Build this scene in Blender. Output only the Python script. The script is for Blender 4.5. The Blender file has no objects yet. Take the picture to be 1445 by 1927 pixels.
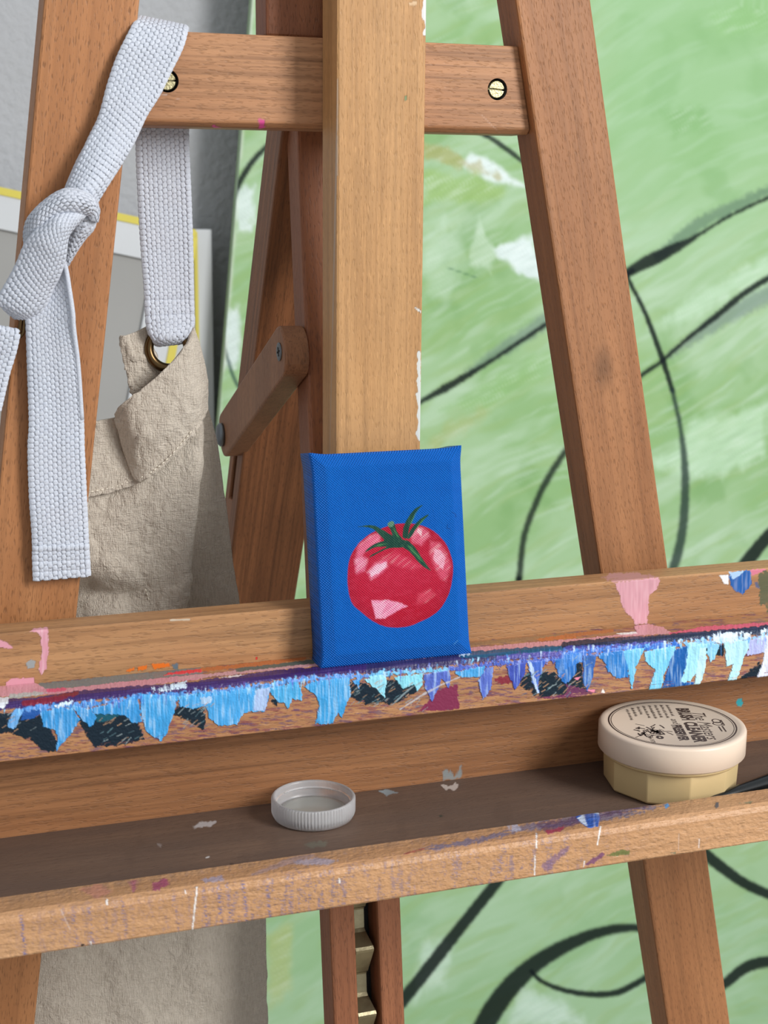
import bpy, bmesh, math
import numpy as np
from mathutils import Matrix, Vector

# ------------------------------------------------------------------ camera, world, lights, exposure
W, H = 1445.0, 1927.0
ZO = 1.0                                   # height of the canvas rail above the floor (m)
PSI, TH, RHO, FPX = math.radians(19.227), math.radians(12.256), math.radians(0.507), 2772.8
CAM = np.array([-0.21424, -0.62216, 0.18564 + ZO])
Fw = np.array([math.sin(PSI)*math.cos(TH), math.cos(PSI)*math.cos(TH), -math.sin(TH)])
R0 = np.array([math.cos(PSI), -math.sin(PSI), 0.0]); U0 = np.cross(R0, Fw)
Rt = math.cos(RHO)*R0 + math.sin(RHO)*U0; Up = math.cos(RHO)*U0 - math.sin(RHO)*R0
scene = bpy.context.scene
col = scene.collection
cd = bpy.data.cameras.new('camera'); cam = bpy.data.objects.new('camera', cd); col.objects.link(cam)
cd.sensor_fit = 'VERTICAL'; cd.sensor_height = 36.0; cd.lens = FPX*36.0/H
cam.matrix_world = Matrix(((Rt[0], Up[0], -Fw[0], CAM[0]), (Rt[1], Up[1], -Fw[1], CAM[1]),
                           (Rt[2], Up[2], -Fw[2], CAM[2]), (0, 0, 0, 1)))
cd.clip_start = 0.02
cd.dof.use_dof = True; cd.dof.focus_distance = 0.69; cd.dof.aperture_fstop = 20.0
scene.camera = cam

world = bpy.data.worlds.new('world'); scene.world = world; world.use_nodes = True
bg = world.node_tree.nodes['Background']; bg.inputs[0].default_value = (0.93, 0.97, 1.0, 1); bg.inputs[1].default_value = 0.60
ld = bpy.data.lights.new('window_daylight', 'AREA'); ld.shape = 'RECTANGLE'; ld.size = 0.6; ld.size_y = 1.1
ld.energy = 45; ld.color = (1.0, 0.985, 0.96)
lo = bpy.data.objects.new('window_daylight', ld); col.objects.link(lo)
lo.location = (1.15, -1.5, 1.88)
lo.rotation_euler = (Vector((0, 0, ZO)) - Vector(lo.location)).to_track_quat('-Z', 'Y').to_euler()
vs = scene.view_settings; vs.view_transform = 'Standard'; vs.look = 'None'; vs.gamma = 1; vs.use_curve_mapping = False
vs.exposure = 0.0

# ------------------------------------------------------------------ helpers
def ray(u, v): return Fw + Rt*((u - W/2)/FPX) + Up*((H/2 - v)/FPX)
def atY(u, v, y):                        # point of the plane Y = y mm seen at a photo pixel
    d = ray(u, v); return CAM + d*((y/1000.0 - CAM[1])/d[1])
def atZ(u, v, z):
    d = ray(u, v); return CAM + d*((z/1000.0 + ZO - CAM[2])/d[2])
def atX(u, v, x):
    d = ray(u, v); return CAM + d*((x/1000.0 - CAM[0])/d[0])
def mm(x, y, z): return np.array([x/1000.0, y/1000.0, z/1000.0 + ZO])
def proj(P):
    d = P - CAM; z = d@Fw
    return W/2 + FPX*(d@Rt)/z, H/2 - FPX*(d@Up)/z
def lin(c):
    c = np.asarray(c, float)/255.0
    return np.where(c <= 0.04045, c/12.92, ((c + 0.055)/1.055)**2.4)
def L4(c): return tuple(lin(c)) + (1.0,)

def vnoise(x, y, seed=0):
    xi = np.floor(x); yi = np.floor(y); xf = x - xi; yf = y - yi
    xf = xf*xf*(3 - 2*xf); yf = yf*yf*(3 - 2*yf)
    def h(a, b):
        s = np.sin(a*127.1 + b*311.7 + seed*74.7)*43758.5453
        return s - np.floor(s)
    return (h(xi, yi)*(1-xf) + h(xi+1, yi)*xf)*(1-yf) + (h(xi, yi+1)*(1-xf) + h(xi+1, yi+1)*xf)*yf
def fbm(x, y, seed=0, o=4):
    t = 0; a = 0.5; n = 0
    for i in range(o):
        t = t + a*vnoise(x, y, seed + i*3.1); n += a; a *= 0.5; x = x*2.03 + 5.2; y = y*2.03 + 1.7
    return t/n
def sstep(a, b, x):
    t = np.clip((x - a)/(b - a), 0, 1); return t*t*(3 - 2*t)

def tag(o, label=None, cat=None, group=None, kind=None):
    if label: o['label'] = label
    if cat: o['category'] = cat
    if group: o['group'] = group
    if kind: o['kind'] = kind
    return o
def thing(name, label, cat, loc, group=None):
    o = bpy.data.objects.new(name, None); col.objects.link(o); o.location = loc; o.empty_display_size = 0.02
    return tag(o, label, cat, group)
def link(name, me, mat, parent=None, local=False, label=None):
    """mesh in world coordinates; as a part it is shifted back by its thing's location"""
    o = bpy.data.objects.new(name, me); col.objects.link(o)
    if mat is not None: me.materials.append(mat)
    if parent is not None:
        o.parent = parent
        if not local:
            root = parent; off = Vector((0, 0, 0))
            if parent.type == 'EMPTY' and tuple(parent.rotation_euler) == (0, 0, 0): off = -Vector(parent.location)
            o.location = off
    if label: o['label'] = label
    return o
def mesh_np(name, V, faces, smooth=False):
    me = bpy.data.meshes.new(name)
    V = np.ascontiguousarray(V, dtype=np.float32)
    if isinstance(faces, np.ndarray):
        n, k = faces.shape
        me.vertices.add(len(V)); me.vertices.foreach_set('co', V.ravel())
        me.loops.add(n*k); me.loops.foreach_set('vertex_index', faces.astype(np.int32).ravel())
        me.polygons.add(n); me.polygons.foreach_set('loop_start', np.arange(0, n*k, k, dtype=np.int32))
        me.polygons.foreach_set('loop_total', np.full(n, k, dtype=np.int32))
        me.update(calc_edges=True)
    else:
        me.from_pydata(V.tolist(), [], faces); me.update()
    if smooth: me.polygons.foreach_set('use_smooth', np.ones(len(me.polygons), dtype=bool))
    return me
def set_attr(me, name, rgba):
    a = me.color_attributes.new(name, 'FLOAT_COLOR', 'POINT')
    a.data.foreach_set('color', np.ascontiguousarray(rgba, dtype=np.float32).ravel())
def grid_faces(n, m, closed_m=False):
    i = np.arange(n-1)[:, None]; mm_ = m if closed_m else m - 1
    j = np.arange(mm_)[None, :]; j2 = (j + 1) % m
    return np.stack([i*m + j, i*m + j2, (i+1)*m + j2, (i+1)*m + j], -1).reshape(-1, 4)
def bevel(o, w=0.001, seg=2):
    b = o.modifiers.new('bevel', 'BEVEL'); b.width = w; b.segments = seg; b.limit_method = 'ANGLE'; b.angle_limit = 0.5
    return o
HEX = [(0,1,2,3), (7,6,5,4), (0,4,5,1), (1,5,6,2), (2,6,7,3), (3,7,4,0)]
def hexa(name, P, mat, parent=None, bv=0.001, label=None):      # 8 corners: ring of 4 then ring of 4
    me = mesh_np(name, np.array(P), HEX)
    bm = bmesh.new(); bm.from_mesh(me); bmesh.ops.recalc_face_normals(bm, faces=bm.faces); bm.to_mesh(me); bm.free()
    o = link(name, me, mat, parent, label=label)
    if bv: bevel(o, bv)
    return o
def boxmm(name, x0, x1, y0, y1, z0, z1, mat, parent=None, bv=0.001, label=None):
    P = [mm(x, y, z) for z in (z0, z1) for x, y in ((x0,y0), (x1,y0), (x1,y1), (x0,y1))]
    return hexa(name, P, mat, parent, bv, label)
def fix_normals(me):
    bm = bmesh.new(); bm.from_mesh(me); bmesh.ops.recalc_face_normals(bm, faces=bm.faces); bm.to_mesh(me); bm.free()

def lathe(name, prof, seg, mat, parent, local=True, smooth=True, ribs=None, label=None, facets=False):
    """prof: (r, z) in m from the axis outward; closed at r == 0"""
    a = np.linspace(0, 2*math.pi, seg, endpoint=False)
    rows = []
    for k, (r, z) in enumerate(prof):
        rr = np.full(seg, r)
        if ribs and k in ribs[0]: rr = rr + ribs[2]*np.cos(a*ribs[1])
        rows.append(np.stack([rr*np.cos(a), rr*np.sin(a), np.full(seg, z)], 1))
    me = mesh_np(name, np.concatenate(rows), grid_faces(len(prof), seg, True), smooth)
    bm = bmesh.new(); bm.from_mesh(me); bmesh.ops.remove_doubles(bm, verts=bm.verts, dist=1e-7)
    bmesh.ops.recalc_face_normals(bm, faces=bm.faces); bm.to_mesh(me); bm.free()
    return link(name, me, mat, parent, local, label)
def tube(name, pts, r, mat, parent, seg=8, label=None):
    pts = np.array(pts, float); n = len(pts); T = np.gradient(pts, axis=0); T /= np.linalg.norm(T, axis=1)[:, None]
    rad = np.broadcast_to(np.asarray(r, float), (n,)); V = []
    ref = np.array([0.31, 0.2, 0.93])
    for i in range(n):
        a = np.cross(T[i], ref); a /= np.linalg.norm(a); b = np.cross(T[i], a)
        for k in range(seg):
            t = 2*math.pi*k/seg; V.append(pts[i] + rad[i]*(math.cos(t)*a + math.sin(t)*b))
    F = [tuple(f) for f in grid_faces(n, seg, True)] + [tuple(range(seg-1, -1, -1)), tuple((n-1)*seg + k for k in range(seg))]
    me = mesh_np(name, np.array(V), F, True); fix_normals(me)
    return link(name, me, mat, parent, label=label)

# ---- painter: colour of real paint on a surface, traced in photo pixels
class Paint:
    def __init__(s, u, v, base=None):
        s.u = u; s.v = v; n = len(u)
        s.c = np.zeros((n, 3)); s.a = np.zeros(n); s.h = np.zeros(n)
        if base is not None: s.c[:] = lin(base); s.a[:] = 1
    def put(s, idx, m, c, hgt=0.0):
        m = np.clip(m, 0, 1); k = m > 0.003
        idx = idx[k]; m = m[k]
        c = c[k] if getattr(c, 'ndim', 1) == 2 else c
        a0 = s.a[idx]; a1 = m + a0*(1 - m)
        s.c[idx] = (c*m[:, None] + s.c[idx]*(a0*(1 - m))[:, None])/np.maximum(a1, 1e-6)[:, None]
        s.a[idx] = a1
        s.h[idx] = np.maximum(s.h[idx], m*hgt) if hgt else s.h[idx]
    def shade(s, idx, color, streak, sang, seed, tint):
        u = s.u[idx]; v = s.v[idx]; c = lin(color)
        if streak <= 0: return np.broadcast_to(c, (len(idx), 3)), None
        ca, sa = math.cos(sang), math.sin(sang)
        p = u*ca + v*sa; q = -u*sa + v*ca                 # p across the bristles, q along
        n = 0.6*vnoise(p*0.55, q*0.03, seed) + 0.4*vnoise(p*0.22, q*0.05, seed + 9)
        k = sstep(0.48, 0.85, n)[:, None]*streak; dk_ = sstep(0.5, 0.2, n)[:, None]*0.45*streak
        return (c*(1 - dk_))*(1 - k) + k*lin(tint), n
    def poly(s, pts, color, soft=1.0, rag=0.0, rs=0.25, alpha=1.0, streak=0.0, sang=0.0, tint=(255, 255, 255), hgt=0.0, dry=0.0, seed=None):
        pts = np.array(pts, float); pad = soft + rag + 2
        seed = seed if seed is not None else (pts[0, 0]*0.13 + pts[0, 1]*0.07) % 50
        lo_ = pts.min(0) - pad; hi = pts.max(0) + pad
        idx = np.nonzero((s.u > lo_[0]) & (s.u < hi[0]) & (s.v > lo_[1]) & (s.v < hi[1]))[0]
        if not len(idx): return
        x = s.u[idx]; y = s.v[idx]; d = np.full(len(idx), 1e9); ins = np.zeros(len(idx), bool)
        n = len(pts)
        for i in range(n):
            ax, ay = pts[i]; bx, by = pts[(i+1) % n]; ex, ey = bx-ax, by-ay
            t = np.clip(((x-ax)*ex + (y-ay)*ey)/max(ex*ex + ey*ey, 1e-9), 0, 1)
            d = np.minimum(d, np.hypot(x-ax-t*ex, y-ay-t*ey))
            if ey != 0: ins ^= ((ay > y) != (by > y)) & (x < ex*(y-ay)/ey + ax)
        sd = np.where(ins, d, -d)
        if rag: sd = sd + (fbm(x*rs, y*rs*0.6, seed, 3) - 0.5)*2*rag
        m = sstep(-soft/2, soft/2, sd)*alpha
        cc, nn = s.shade(idx, color, streak, sang, seed, tint)
        if dry:
            ca, sa = math.cos(sang), math.sin(sang); p = x*ca + y*sa; q = -x*sa + y*ca
            g = fbm(p*0.26, q*0.045, seed + 5, 3); m = m*sstep(dry - 0.1, dry + 0.1, g + 0.25*np.clip(sd/12, 0, 1))
        s.put(idx, m, cc, hgt)
    def line(s, pts, w, color, soft=2.0, alpha=1.0, rag=0.0, rs=0.15, streak=0.0, sang=0.0, tint=(255,255,255), hgt=0.0, seed=3):
        pts = np.array(pts, float); w = np.broadcast_to(np.asarray(w, float), (len(pts),))
        if len(pts) > 2:                                   # smooth the polyline
            k = np.linspace(0, len(pts)-1, (len(pts)-1)*6 + 1); pts2 = cr(pts, k); w = np.interp(k, np.arange(len(pts)), w); pts = pts2
        pad = w.max()/2 + soft + rag + 2; lo_ = pts.min(0) - pad; hi = pts.max(0) + pad
        idx = np.nonzero((s.u > lo_[0]) & (s.u < hi[0]) & (s.v > lo_[1]) & (s.v < hi[1]))[0]
        if not len(idx): return
        x = s.u[idx]; y = s.v[idx]; sd = np.full(len(idx), -1e9)
        for i in range(len(pts)-1):
            ax, ay = pts[i]; ex, ey = pts[i+1] - pts[i]
            t = np.clip(((x-ax)*ex + (y-ay)*ey)/max(ex*ex + ey*ey, 1e-9), 0, 1)
            sd = np.maximum(sd, (w[i]*(1-t) + w[i+1]*t)/2 - np.hypot(x-ax-t*ex, y-ay-t*ey))
        if rag: sd = sd + (fbm(x*rs, y*rs, seed, 3) - 0.5)*2*rag
        cc, nn = s.shade(idx, color, streak, sang, seed, tint)
        s.put(idx, sstep(-soft/2, soft/2, sd)*alpha, cc, hgt)
    def field(s, m, color):
        s.put(np.arange(len(s.u)), m, lin(color))
    def rgba(s): return np.concatenate([s.c, s.a[:, None]], 1)
def cr(P, k):                                              # Catmull-Rom through rows of P at parameters k
    P = np.asarray(P, float); n = len(P)
    E = np.concatenate([(2*P[0] - P[1])[None], P, (2*P[-1] - P[-2])[None]])
    i = np.clip(np.floor(k).astype(int), 0, n-2); t = (k - i)
    t = t.reshape((-1,) + (1,)*(P.ndim-1))
    a, b, c, d = E[i], E[i+1], E[i+2], E[i+3]
    return 0.5*(2*b + (c-a)*t + (2*a-5*b+4*c-d)*t*t + (3*b-a-3*c+d)*t**3)
def zm(ox, oy, s, *pts): return [(ox + x/s, oy + y/s) for x, y in pts]
S4 = 3.803
def zA(*p): return zm(0, 1140, S4, *p)
def zB(*p): return zm(340, 1160, S4, *p)
def zC(*p): return zm(700, 1130, S4, *p)
def zD(*p): return zm(1065, 1050, S4, *p)

# ------------------------------------------------------------------ materials
class NT:
    def __init__(s, name):
        s.m = bpy.data.materials.new(name); s.m.use_nodes = True; s.t = s.m.node_tree
        s.b = s.t.nodes['Principled BSDF']
    def n(s, typ, **k):
        o = s.t.nodes.new(typ)
        for a, b in k.items(): setattr(o, a, b)
        return o
    def l(s, a, b): s.t.links.new(a, b)
    def math(s, op, a, b=None, clamp=False):
        o = s.n('ShaderNodeMath', operation=op); o.use_clamp = clamp
        for i, x in enumerate((a, b)):
            if x is None: continue
            if isinstance(x, (int, float)): o.inputs[i].default_value = x
            else: s.l(x, o.inputs[i])
        return o.outputs[0]
    def mix(s, f, a, b, mode='MIX'):
        o = s.n('ShaderNodeMix', data_type='RGBA', blend_type=mode)
        for i, x in ((0, f), (6, a), (7, b)):
            if isinstance(x, (int, float, tuple)): o.inputs[i].default_value = x
            else: s.l(x, o.inputs[i])
        return o.outputs[2]
    def noise(s, vec, scale, detail=3, rough=0.55, dist=0.0):
        o = s.n('ShaderNodeTexNoise'); o.inputs['Scale'].default_value = scale; o.inputs['Detail'].default_value = detail
        o.inputs['Roughness'].default_value = rough; o.inputs['Distortion'].default_value = dist
        if vec is not None: s.l(vec, o.inputs['Vector'])
        return o.outputs[0]
    def mapr(s, v, a, b, c=0.0, d=1.0):
        o = s.n('ShaderNodeMapRange'); o.clamp = True; s.l(v, o.inputs[0])
        for i, x in enumerate((a, b, c, d)): o.inputs[i+1].default_value = x
        return o.outputs[0]
    def coord(s, scale=(1, 1, 1), rot=(0, 0, 0), kind='Object'):
        tc = s.n('ShaderNodeTexCoord'); mp = s.n('ShaderNodeMapping'); s.l(tc.outputs[kind], mp.inputs[0])
        mp.inputs['Scale'].default_value = scale
        if any(rot):
            mr = s.n('ShaderNodeMapping'); mr.inputs['Rotation'].default_value = rot
            s.l(tc.outputs[kind], mr.inputs[0]); s.l(mr.outputs[0], mp.inputs[0])
        return mp.outputs[0]
    def bump(s, h, strength, dist=0.001, prev=None):
        o = s.n('ShaderNodeBump'); o.inputs['Strength'].default_value = strength; o.inputs['Distance'].default_value = dist
        s.l(h, o.inputs['Height'])
        if prev is not None: s.l(prev, o.inputs['Normal'])
        return o.outputs[0]

def wood(name, c_light, c_dark, axis, fleck=0.6, rough=0.5, rot=(0,0,0), paint=False, pebble=0.0, rays=0.0, lines=0.5, dirt=None, knot=None):
    N = NT(name)
    def sc(along, across):
        v = [across]*3; v[axis] = along; return tuple(v)
    big = N.noise(N.coord(sc(5, 55), rot), 1.0, 3)
    fine = N.noise(N.coord(sc(9, 420), rot), 1.0, 3, 0.6, 0.4)
    dash = N.noise(N.coord(sc(260, 1700), rot), 1.0, 1, 0.4)
    rayn = N.noise(N.coord(sc(170, 1500), rot), 1.0, 1, 0.4)
    c = N.mix(N.mapr(big, 0.3, 0.7), L4(c_light), L4(c_dark))
    c = N.mix(N.math('MULTIPLY', N.mapr(fine, 0.42, 0.72), lines), c, L4([x*0.72 for x in c_dark]))
    d = N.mapr(dash, 0.57, 0.70)
    c = N.mix(N.math('MULTIPLY', d, fleck), c, L4([x*0.62 for x in c_dark]))
    if rays:
        r = N.mapr(rayn, 0.60, 0.74)
        c = N.mix(N.math('MULTIPLY', r, rays), c, L4([min(255, x*1.16) for x in c_light]))
    mott = N.noise(N.coord((28, 28, 28)), 1.0, 4)
    c = N.mix(N.mapr(mott, 0.35, 0.75, 0, 0.22), c, L4([x*0.75 for x in c_dark]))
    if knot:
        kp = atY(*knot[:3]); tc = N.n('ShaderNodeTexCoord'); mp = N.n('ShaderNodeMapping'); N.l(tc.outputs['Object'], mp.inputs[0])
        mp.vector_type = 'POINT'; sx, sz = 1/knot[3], 1/knot[4]
        mp.inputs['Scale'].default_value = (sx, 20, sz); mp.inputs['Location'].default_value = (-kp[0]*sx, -kp[1]*20, -kp[2]*sz)
        ln_ = N.n('ShaderNodeVectorMath', operation='LENGTH'); N.l(mp.outputs[0], ln_.inputs[0])
        c = N.mix(N.mapr(N.math('ADD', ln_.outputs['Value'], N.math('MULTIPLY', big, 0.9)), 0.55, 1.5, 0.55, 0.0), c, L4([x*0.5 for x in c_dark]))
    if dirt:
        dn = N.noise(N.coord((16, 60, 60)), 1.0, 5, 0.65)
        c = N.mix(N.mapr(dn, 0.30, 0.62, 0.45, 0.95), c, L4(dirt))
    h = N.math('ADD', N.math('MULTIPLY', fine, 0.5), N.math('MULTIPLY', d, -0.6))
    rg = rough
    if paint:
        at = N.n('ShaderNodeAttribute', attribute_name='paint')
        c = N.mix(at.outputs['Alpha'], c, at.outputs['Color'])
        h = N.math('MULTIPLY', h, N.math('SUBTRACT', 1.0, at.outputs['Alpha']))
        rg = N.mapr(at.outputs['Alpha'], 0, 1, rough, 0.33)
        N.l(rg, N.b.inputs['Roughness'])
    else: N.b.inputs['Roughness'].default_value = rough
    bn = N.bump(h, 0.35, 0.0006)
    if pebble:
        pn = N.noise(N.coord((300, 420, 420)), 1.0, 2)
        bn = N.bump(pn, pebble, 0.0012, bn)
    N.l(c, N.b.inputs['Base Color']); N.l(bn, N.b.inputs['Normal'])
    N.b.inputs['Specular IOR Level'].default_value = 0.35
    return N.m
def plain(name, c, rough=0.5, metal=0.0, bump=0.0, bscale=400, var=0.0, vscale=40, spec=0.5):
    N = NT(name); N.b.inputs['Roughness'].default_value = rough; N.b.inputs['Metallic'].default_value = metal
    N.b.inputs['Specular IOR Level'].default_value = spec
    cc = N.mix(N.mapr(N.noise(N.coord((vscale,)*3), 1.0, 4), 0.3, 0.7, 0, var), L4(c), L4([x*0.7 for x in c]))
    N.l(cc, N.b.inputs['Base Color'])
    if bump: N.l(N.bump(N.noise(N.coord((bscale,)*3), 1.0, 3), bump, 0.001), N.b.inputs['Normal'])
    return N.m
def painted(name, rough=0.5, weave=0.0, freq=950.0, spec=0.4, wspace=0.002):
    """surface whose own paint colours are stored on its vertices"""
    N = NT(name); at = N.n('ShaderNodeAttribute', attribute_name='paint')
    N.l(at.outputs['Color'], N.b.inputs['Base Color']); N.b.inputs['Roughness'].default_value = rough
    N.b.inputs['Specular IOR Level'].default_value = spec
    if weave:
        sp = N.n('ShaderNodeSeparateXYZ'); N.l(N.coord((1, 1, 1)), sp.inputs[0])
        sx = N.math('SINE', N.math('MULTIPLY', N.math('ADD', sp.outputs[0], N.math('MULTIPLY', sp.outputs[2], 0.12)), freq*2*math.pi))
        sz = N.math('SINE', N.math('MULTIPLY', sp.outputs[2], freq*2*math.pi))
        h = N.math('ADD', N.math('MULTIPLY', sx, sz), N.math('MULTIPLY', N.noise(N.coord((700,)*3), 1.0, 2), 1.2))
        N.l(N.bump(h, weave, 0.0003), N.b.inputs['Normal'])
    return N.m

M_mast = wood('beech_mast_wood', (200, 154, 104), (184, 137, 88), 2, fleck=0.22, rays=0.35, paint=True, lines=0.5)
M_leg = wood('beech_leg_wood', (186, 129, 84), (166, 110, 68), 2, fleck=0.55, lines=0.35, rot=(0, math.radians(-7.6), 0))
M_legr = wood('beech_reddish_leg_wood', (174, 121, 80), (152, 101, 64), 2, fleck=0.42, lines=0.45, rot=(0, math.radians(11.5), 0), knot=(1135, 692, 17.0, 0.006, 0.012))
M_bar = wood('beech_crossbar_wood', (194, 144, 104), (170, 119, 82), 0, fleck=0.35, lines=0.8, paint=True)
M_rear = wood('beech_rear_wood', (160, 105, 68), (128, 80, 50), 2, fleck=0.4, lines=0.8, rot=(math.radians(-26.6), 0, 0))
M_rails = wood('beech_rail_wood', (160, 103, 70), (138, 84, 56), 2, fleck=0.4, lines=0.4, rot=(math.radians(8.0), 0, 0))
M_rail = wood('beech_canvas_rail_wood', (188, 142, 98), (164, 117, 78), 0, fleck=0.35, lines=0.6, paint=True)
M_back = wood('beech_tray_back_wood', (172, 122, 82), (148, 99, 64), 0, fleck=0.3, lines=0.7, paint=True)
M_floor_t = wood('stained_tray_floor_wood', (140, 112, 92), (112, 88, 72), 0, fleck=0.35, lines=0.5, paint=True, rough=0.6, dirt=(98, 80, 70))
M_lip = wood('worn_tray_lip_wood', (206, 160, 118), (190, 142, 100), 0, fleck=0.3, lines=0.3, paint=True, pebble=0.6, rough=0.45)
M_brass = plain('aged_brass', (150, 130, 80), 0.35, 1.0, 0.15, 900, 0.4, 300)
M_bolt = plain('brass_bolt_metal', (176, 168, 132), 0.40, 1.0, 0.25, 1200, 0.3, 900)
M_ring = plain('dark_brass_ring', (98, 78, 52), 0.28, 1.0)
M_hole = plain('hole_shade_black', (18, 15, 12), 0.8)  # near-black: puts the shade of a hole into the colour
M_steel = plain('grey_steel_cap', (120, 124, 128), 0.45, 0.9, 0.1)
M_rack = plain('gear_rack_metal', (170, 160, 130), 0.36, 1.0, 0.12, 300, 0.45, 120)
M_black = plain('black_lacquer', (14, 18, 20), 0.25)

# ------------------------------------------------------------------ the setting
def wall_mat():
    N = NT('textured_grey_wall'); N.b.inputs['Roughness'].default_value = 0.85
    n1 = N.noise(N.coord((120,)*3), 1.0, 4); n2 = N.noise(N.coord((3,)*3), 1.0, 2)
    N.l(N.mix(N.mapr(n2, 0.3, 0.7), L4((184, 186, 190)), L4((176, 177, 179))), N.b.inputs['Base Color'])
    N.l(N.bump(n1, 0.6, 0.004), N.b.inputs['Normal']); return N.m
def plane_box(name, x0, x1, y0, y1, z0, z1, mat):
    P = [(x, y, z) for z in (z0, z1) for x, y in ((x0,y0), (x1,y0), (x1,y1), (x0,y1))]
    o = hexa(name, P, mat, None, 0); o['kind'] = 'structure'; return o
wall = plane_box('wall_back', -2.5, 2.5, 0.84, 0.96, 0.0, 2.6, wall_mat())
tag(wall, 'light grey wall with a fine plaster texture')
floor = plane_box('floor', -2.5, 2.5, -2.5, 0.84, -0.06, 0.0, plain('pale_floor', (168, 158, 146), 0.6, 0, 0.1, 60, 0.25, 4))
tag(floor, 'plain pale floor of the room')

# ------------------------------------------------------------------ large green abstract painting
def frange(a, b, step): return np.linspace(a, b, max(2, int(round(abs(b-a)/step)) + 1))
def green_paint(u, v):
    P = Paint(u, v, (158, 188, 142))
    N_ = np.arange(len(u))
    wu = u + 60*(fbm(u*0.004, v*0.004, 2) - 0.5); wv = v + 60*(fbm(u*0.004, v*0.004, 8) - 0.5)
    ca, sa = math.cos(-0.5), math.sin(-0.5); p = wu*ca + wv*sa; q = -wu*sa + wv*ca
    n1 = fbm(p*0.004, q*0.010, 1, 5); n2 = fbm(p*0.006, q*0.03, 5, 4); n3 = fbm(wu*0.012, wv*0.012, 11, 4); n4 = fbm(p*0.012, q*0.11, 15, 3)
    P.field(sstep(0.45, 0.72, n1)*0.75, (134, 172, 110))
    P.field(sstep(0.5, 0.78, n2)*0.55, (180, 204, 172))
    P.field(sstep(0.56, 0.8, n3)*0.55, (120, 160, 98))
    P.field(sstep(0.5, 0.8, n4)*0.35, (188, 208, 182))
    top = sstep(600, 200, v)*sstep(1050, 1200, u)
    P.field(top*0.55, (142, 184, 128))
    P.field(sstep(1550, 1750, v)*0.45*np.ones_like(u), (158, 192, 154))
    P.field(sstep(0.5, 0.7, fbm(p*0.01, q*0.06, 31, 3))*0.3*(1-top), (146, 174, 106))
    # patches of white, ochre and darker green brushwork
    def patch(pts, c, a=0.7, soft=26, rag=14): P.poly(pts, c, soft=soft, rag=rag, rs=0.05, alpha=a, streak=0.25, sang=1.1)
    patch([(860, 305), (890, 288), (955, 322), (985, 350), (930, 345)], (222, 232, 226), 0.9, 12, 8)
    patch([(930, 470), (1000, 450), (1020, 525), (985, 520)], (222, 232, 228), 0.85, 16)
    patch([(800, 470), (835, 400), (880, 500), (840, 560), (800, 560)], (196, 218, 190), 0.4, 30)
    patch([(880, 500), (902, 405), (935, 480), (925, 520)], (200, 220, 192), 0.5, 14)
    patch([(800, 275), (860, 285), (940, 335), (900, 330), (830, 300), (800, 300)], (166, 158, 84), 0.6, 12)
    patch([(800, 320), (900, 330), (960, 360), (900, 380), (800, 380)], (150, 182, 96), 0.6)
    patch([(790, 840), (850, 800), (930, 760), (900, 790), (820, 850)], (170, 172, 100), 0.4)
    patch([(830, 770), (900, 730), (1040, 650), (1050, 690), (930, 770)], (140, 182, 112), 0.5)
    patch([(1250, 215), (1330, 195), (1345, 240), (1270, 255)], (128, 172, 108), 0.6)
    patch([(1330, 20), (1445, 10), (1445, 60), (1360, 60)], (140, 184, 118), 0.5)
    patch([(1230, 880), (1300, 800), (1445, 760), (1445, 860), (1330, 900)], (192, 220, 186), 0.6)
    patch([(500, 1760), (550, 1740), (545, 1860), (505, 1900)], (180, 186, 110), 0.5)
    patch([(450, 360), (480, 350), (470, 430), (445, 440)], (214, 226, 218), 0.8, 14)
    patch([(425, 590), (450, 575), (455, 680), (420, 690)], (216, 226, 222), 0.8, 14)
    patch([(800, 1780), (850, 1770), (830, 1850), (780, 1880)], (205, 226, 208), 0.5)
    patch([(980, 1860), (1060, 1890), (1100, 1927), (960, 1927)], (206, 226, 210), 0.6)
    patch([(1220, 620), (1300, 560), (1445, 480), (1445, 520), (1300, 600)], (196, 222, 192), 0.5)
    dk = (8, 20, 24)
    def ln(pts, w, a=0.95, s=5, c=dk): P.line(pts, w, c, soft=s, alpha=a, rag=1.2)
    ln([(440, 368), (455, 335), (480, 298), (515, 265), (560, 235), (640, 195), (760, 180), (850, 220), (915, 255)], [11, 12, 11, 9, 8, 8, 8, 8, 8])
    ln([(410, 600), (422, 650), (436, 700), (455, 740), (490, 790)], [5, 6, 7, 7, 7], 0.8, c=(40, 72, 66))
    ln([(880, 240), (915, 255), (950, 278), (985, 306), (1010, 330)], [8, 9, 10, 8, 7], 0.9)
    P.line([(880, 700), (950, 655), (1025, 605), (1100, 560)], [10, 26, 26, 18], (90, 110, 106), soft=14, alpha=0.55, rag=5)
    ln([(740, 790), (790, 757), (835, 732), (870, 712), (930, 675), (1025, 612), (1110, 558), (1190, 510)], [7, 8, 16, 14, 8, 9, 8, 10])
    P.line([(1240, 480), (1320, 420), (1390, 385), (1460, 352)], [20, 24, 20, 16], (96, 124, 100), soft=12, alpha=0.75, rag=5)
    ln([(1150, 535), (1190, 508), (1230, 487), (1270, 467), (1310, 445), (1370, 408), (1460, 365)], [10, 20, 26, 20, 8, 6, 7])
    P.line([(1260, 668), (1330, 620), (1400, 578), (1460, 545)], [8, 24, 30, 30], (110, 124, 124), soft=16, alpha=0.6, rag=6)
    ln([(1100, 800), (1160, 750), (1205, 708), (1245, 680), (1290, 640), (1345, 597), (1400, 552), (1460, 515)], [8, 9, 9, 8, 8, 12, 12, 12])
    ln([(1100, 800), (1062, 852), (1030, 902), (1005, 955), (985, 1015), (976, 1100)], [10, 12, 13, 12, 12, 12], 0.9, 7)
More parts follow.
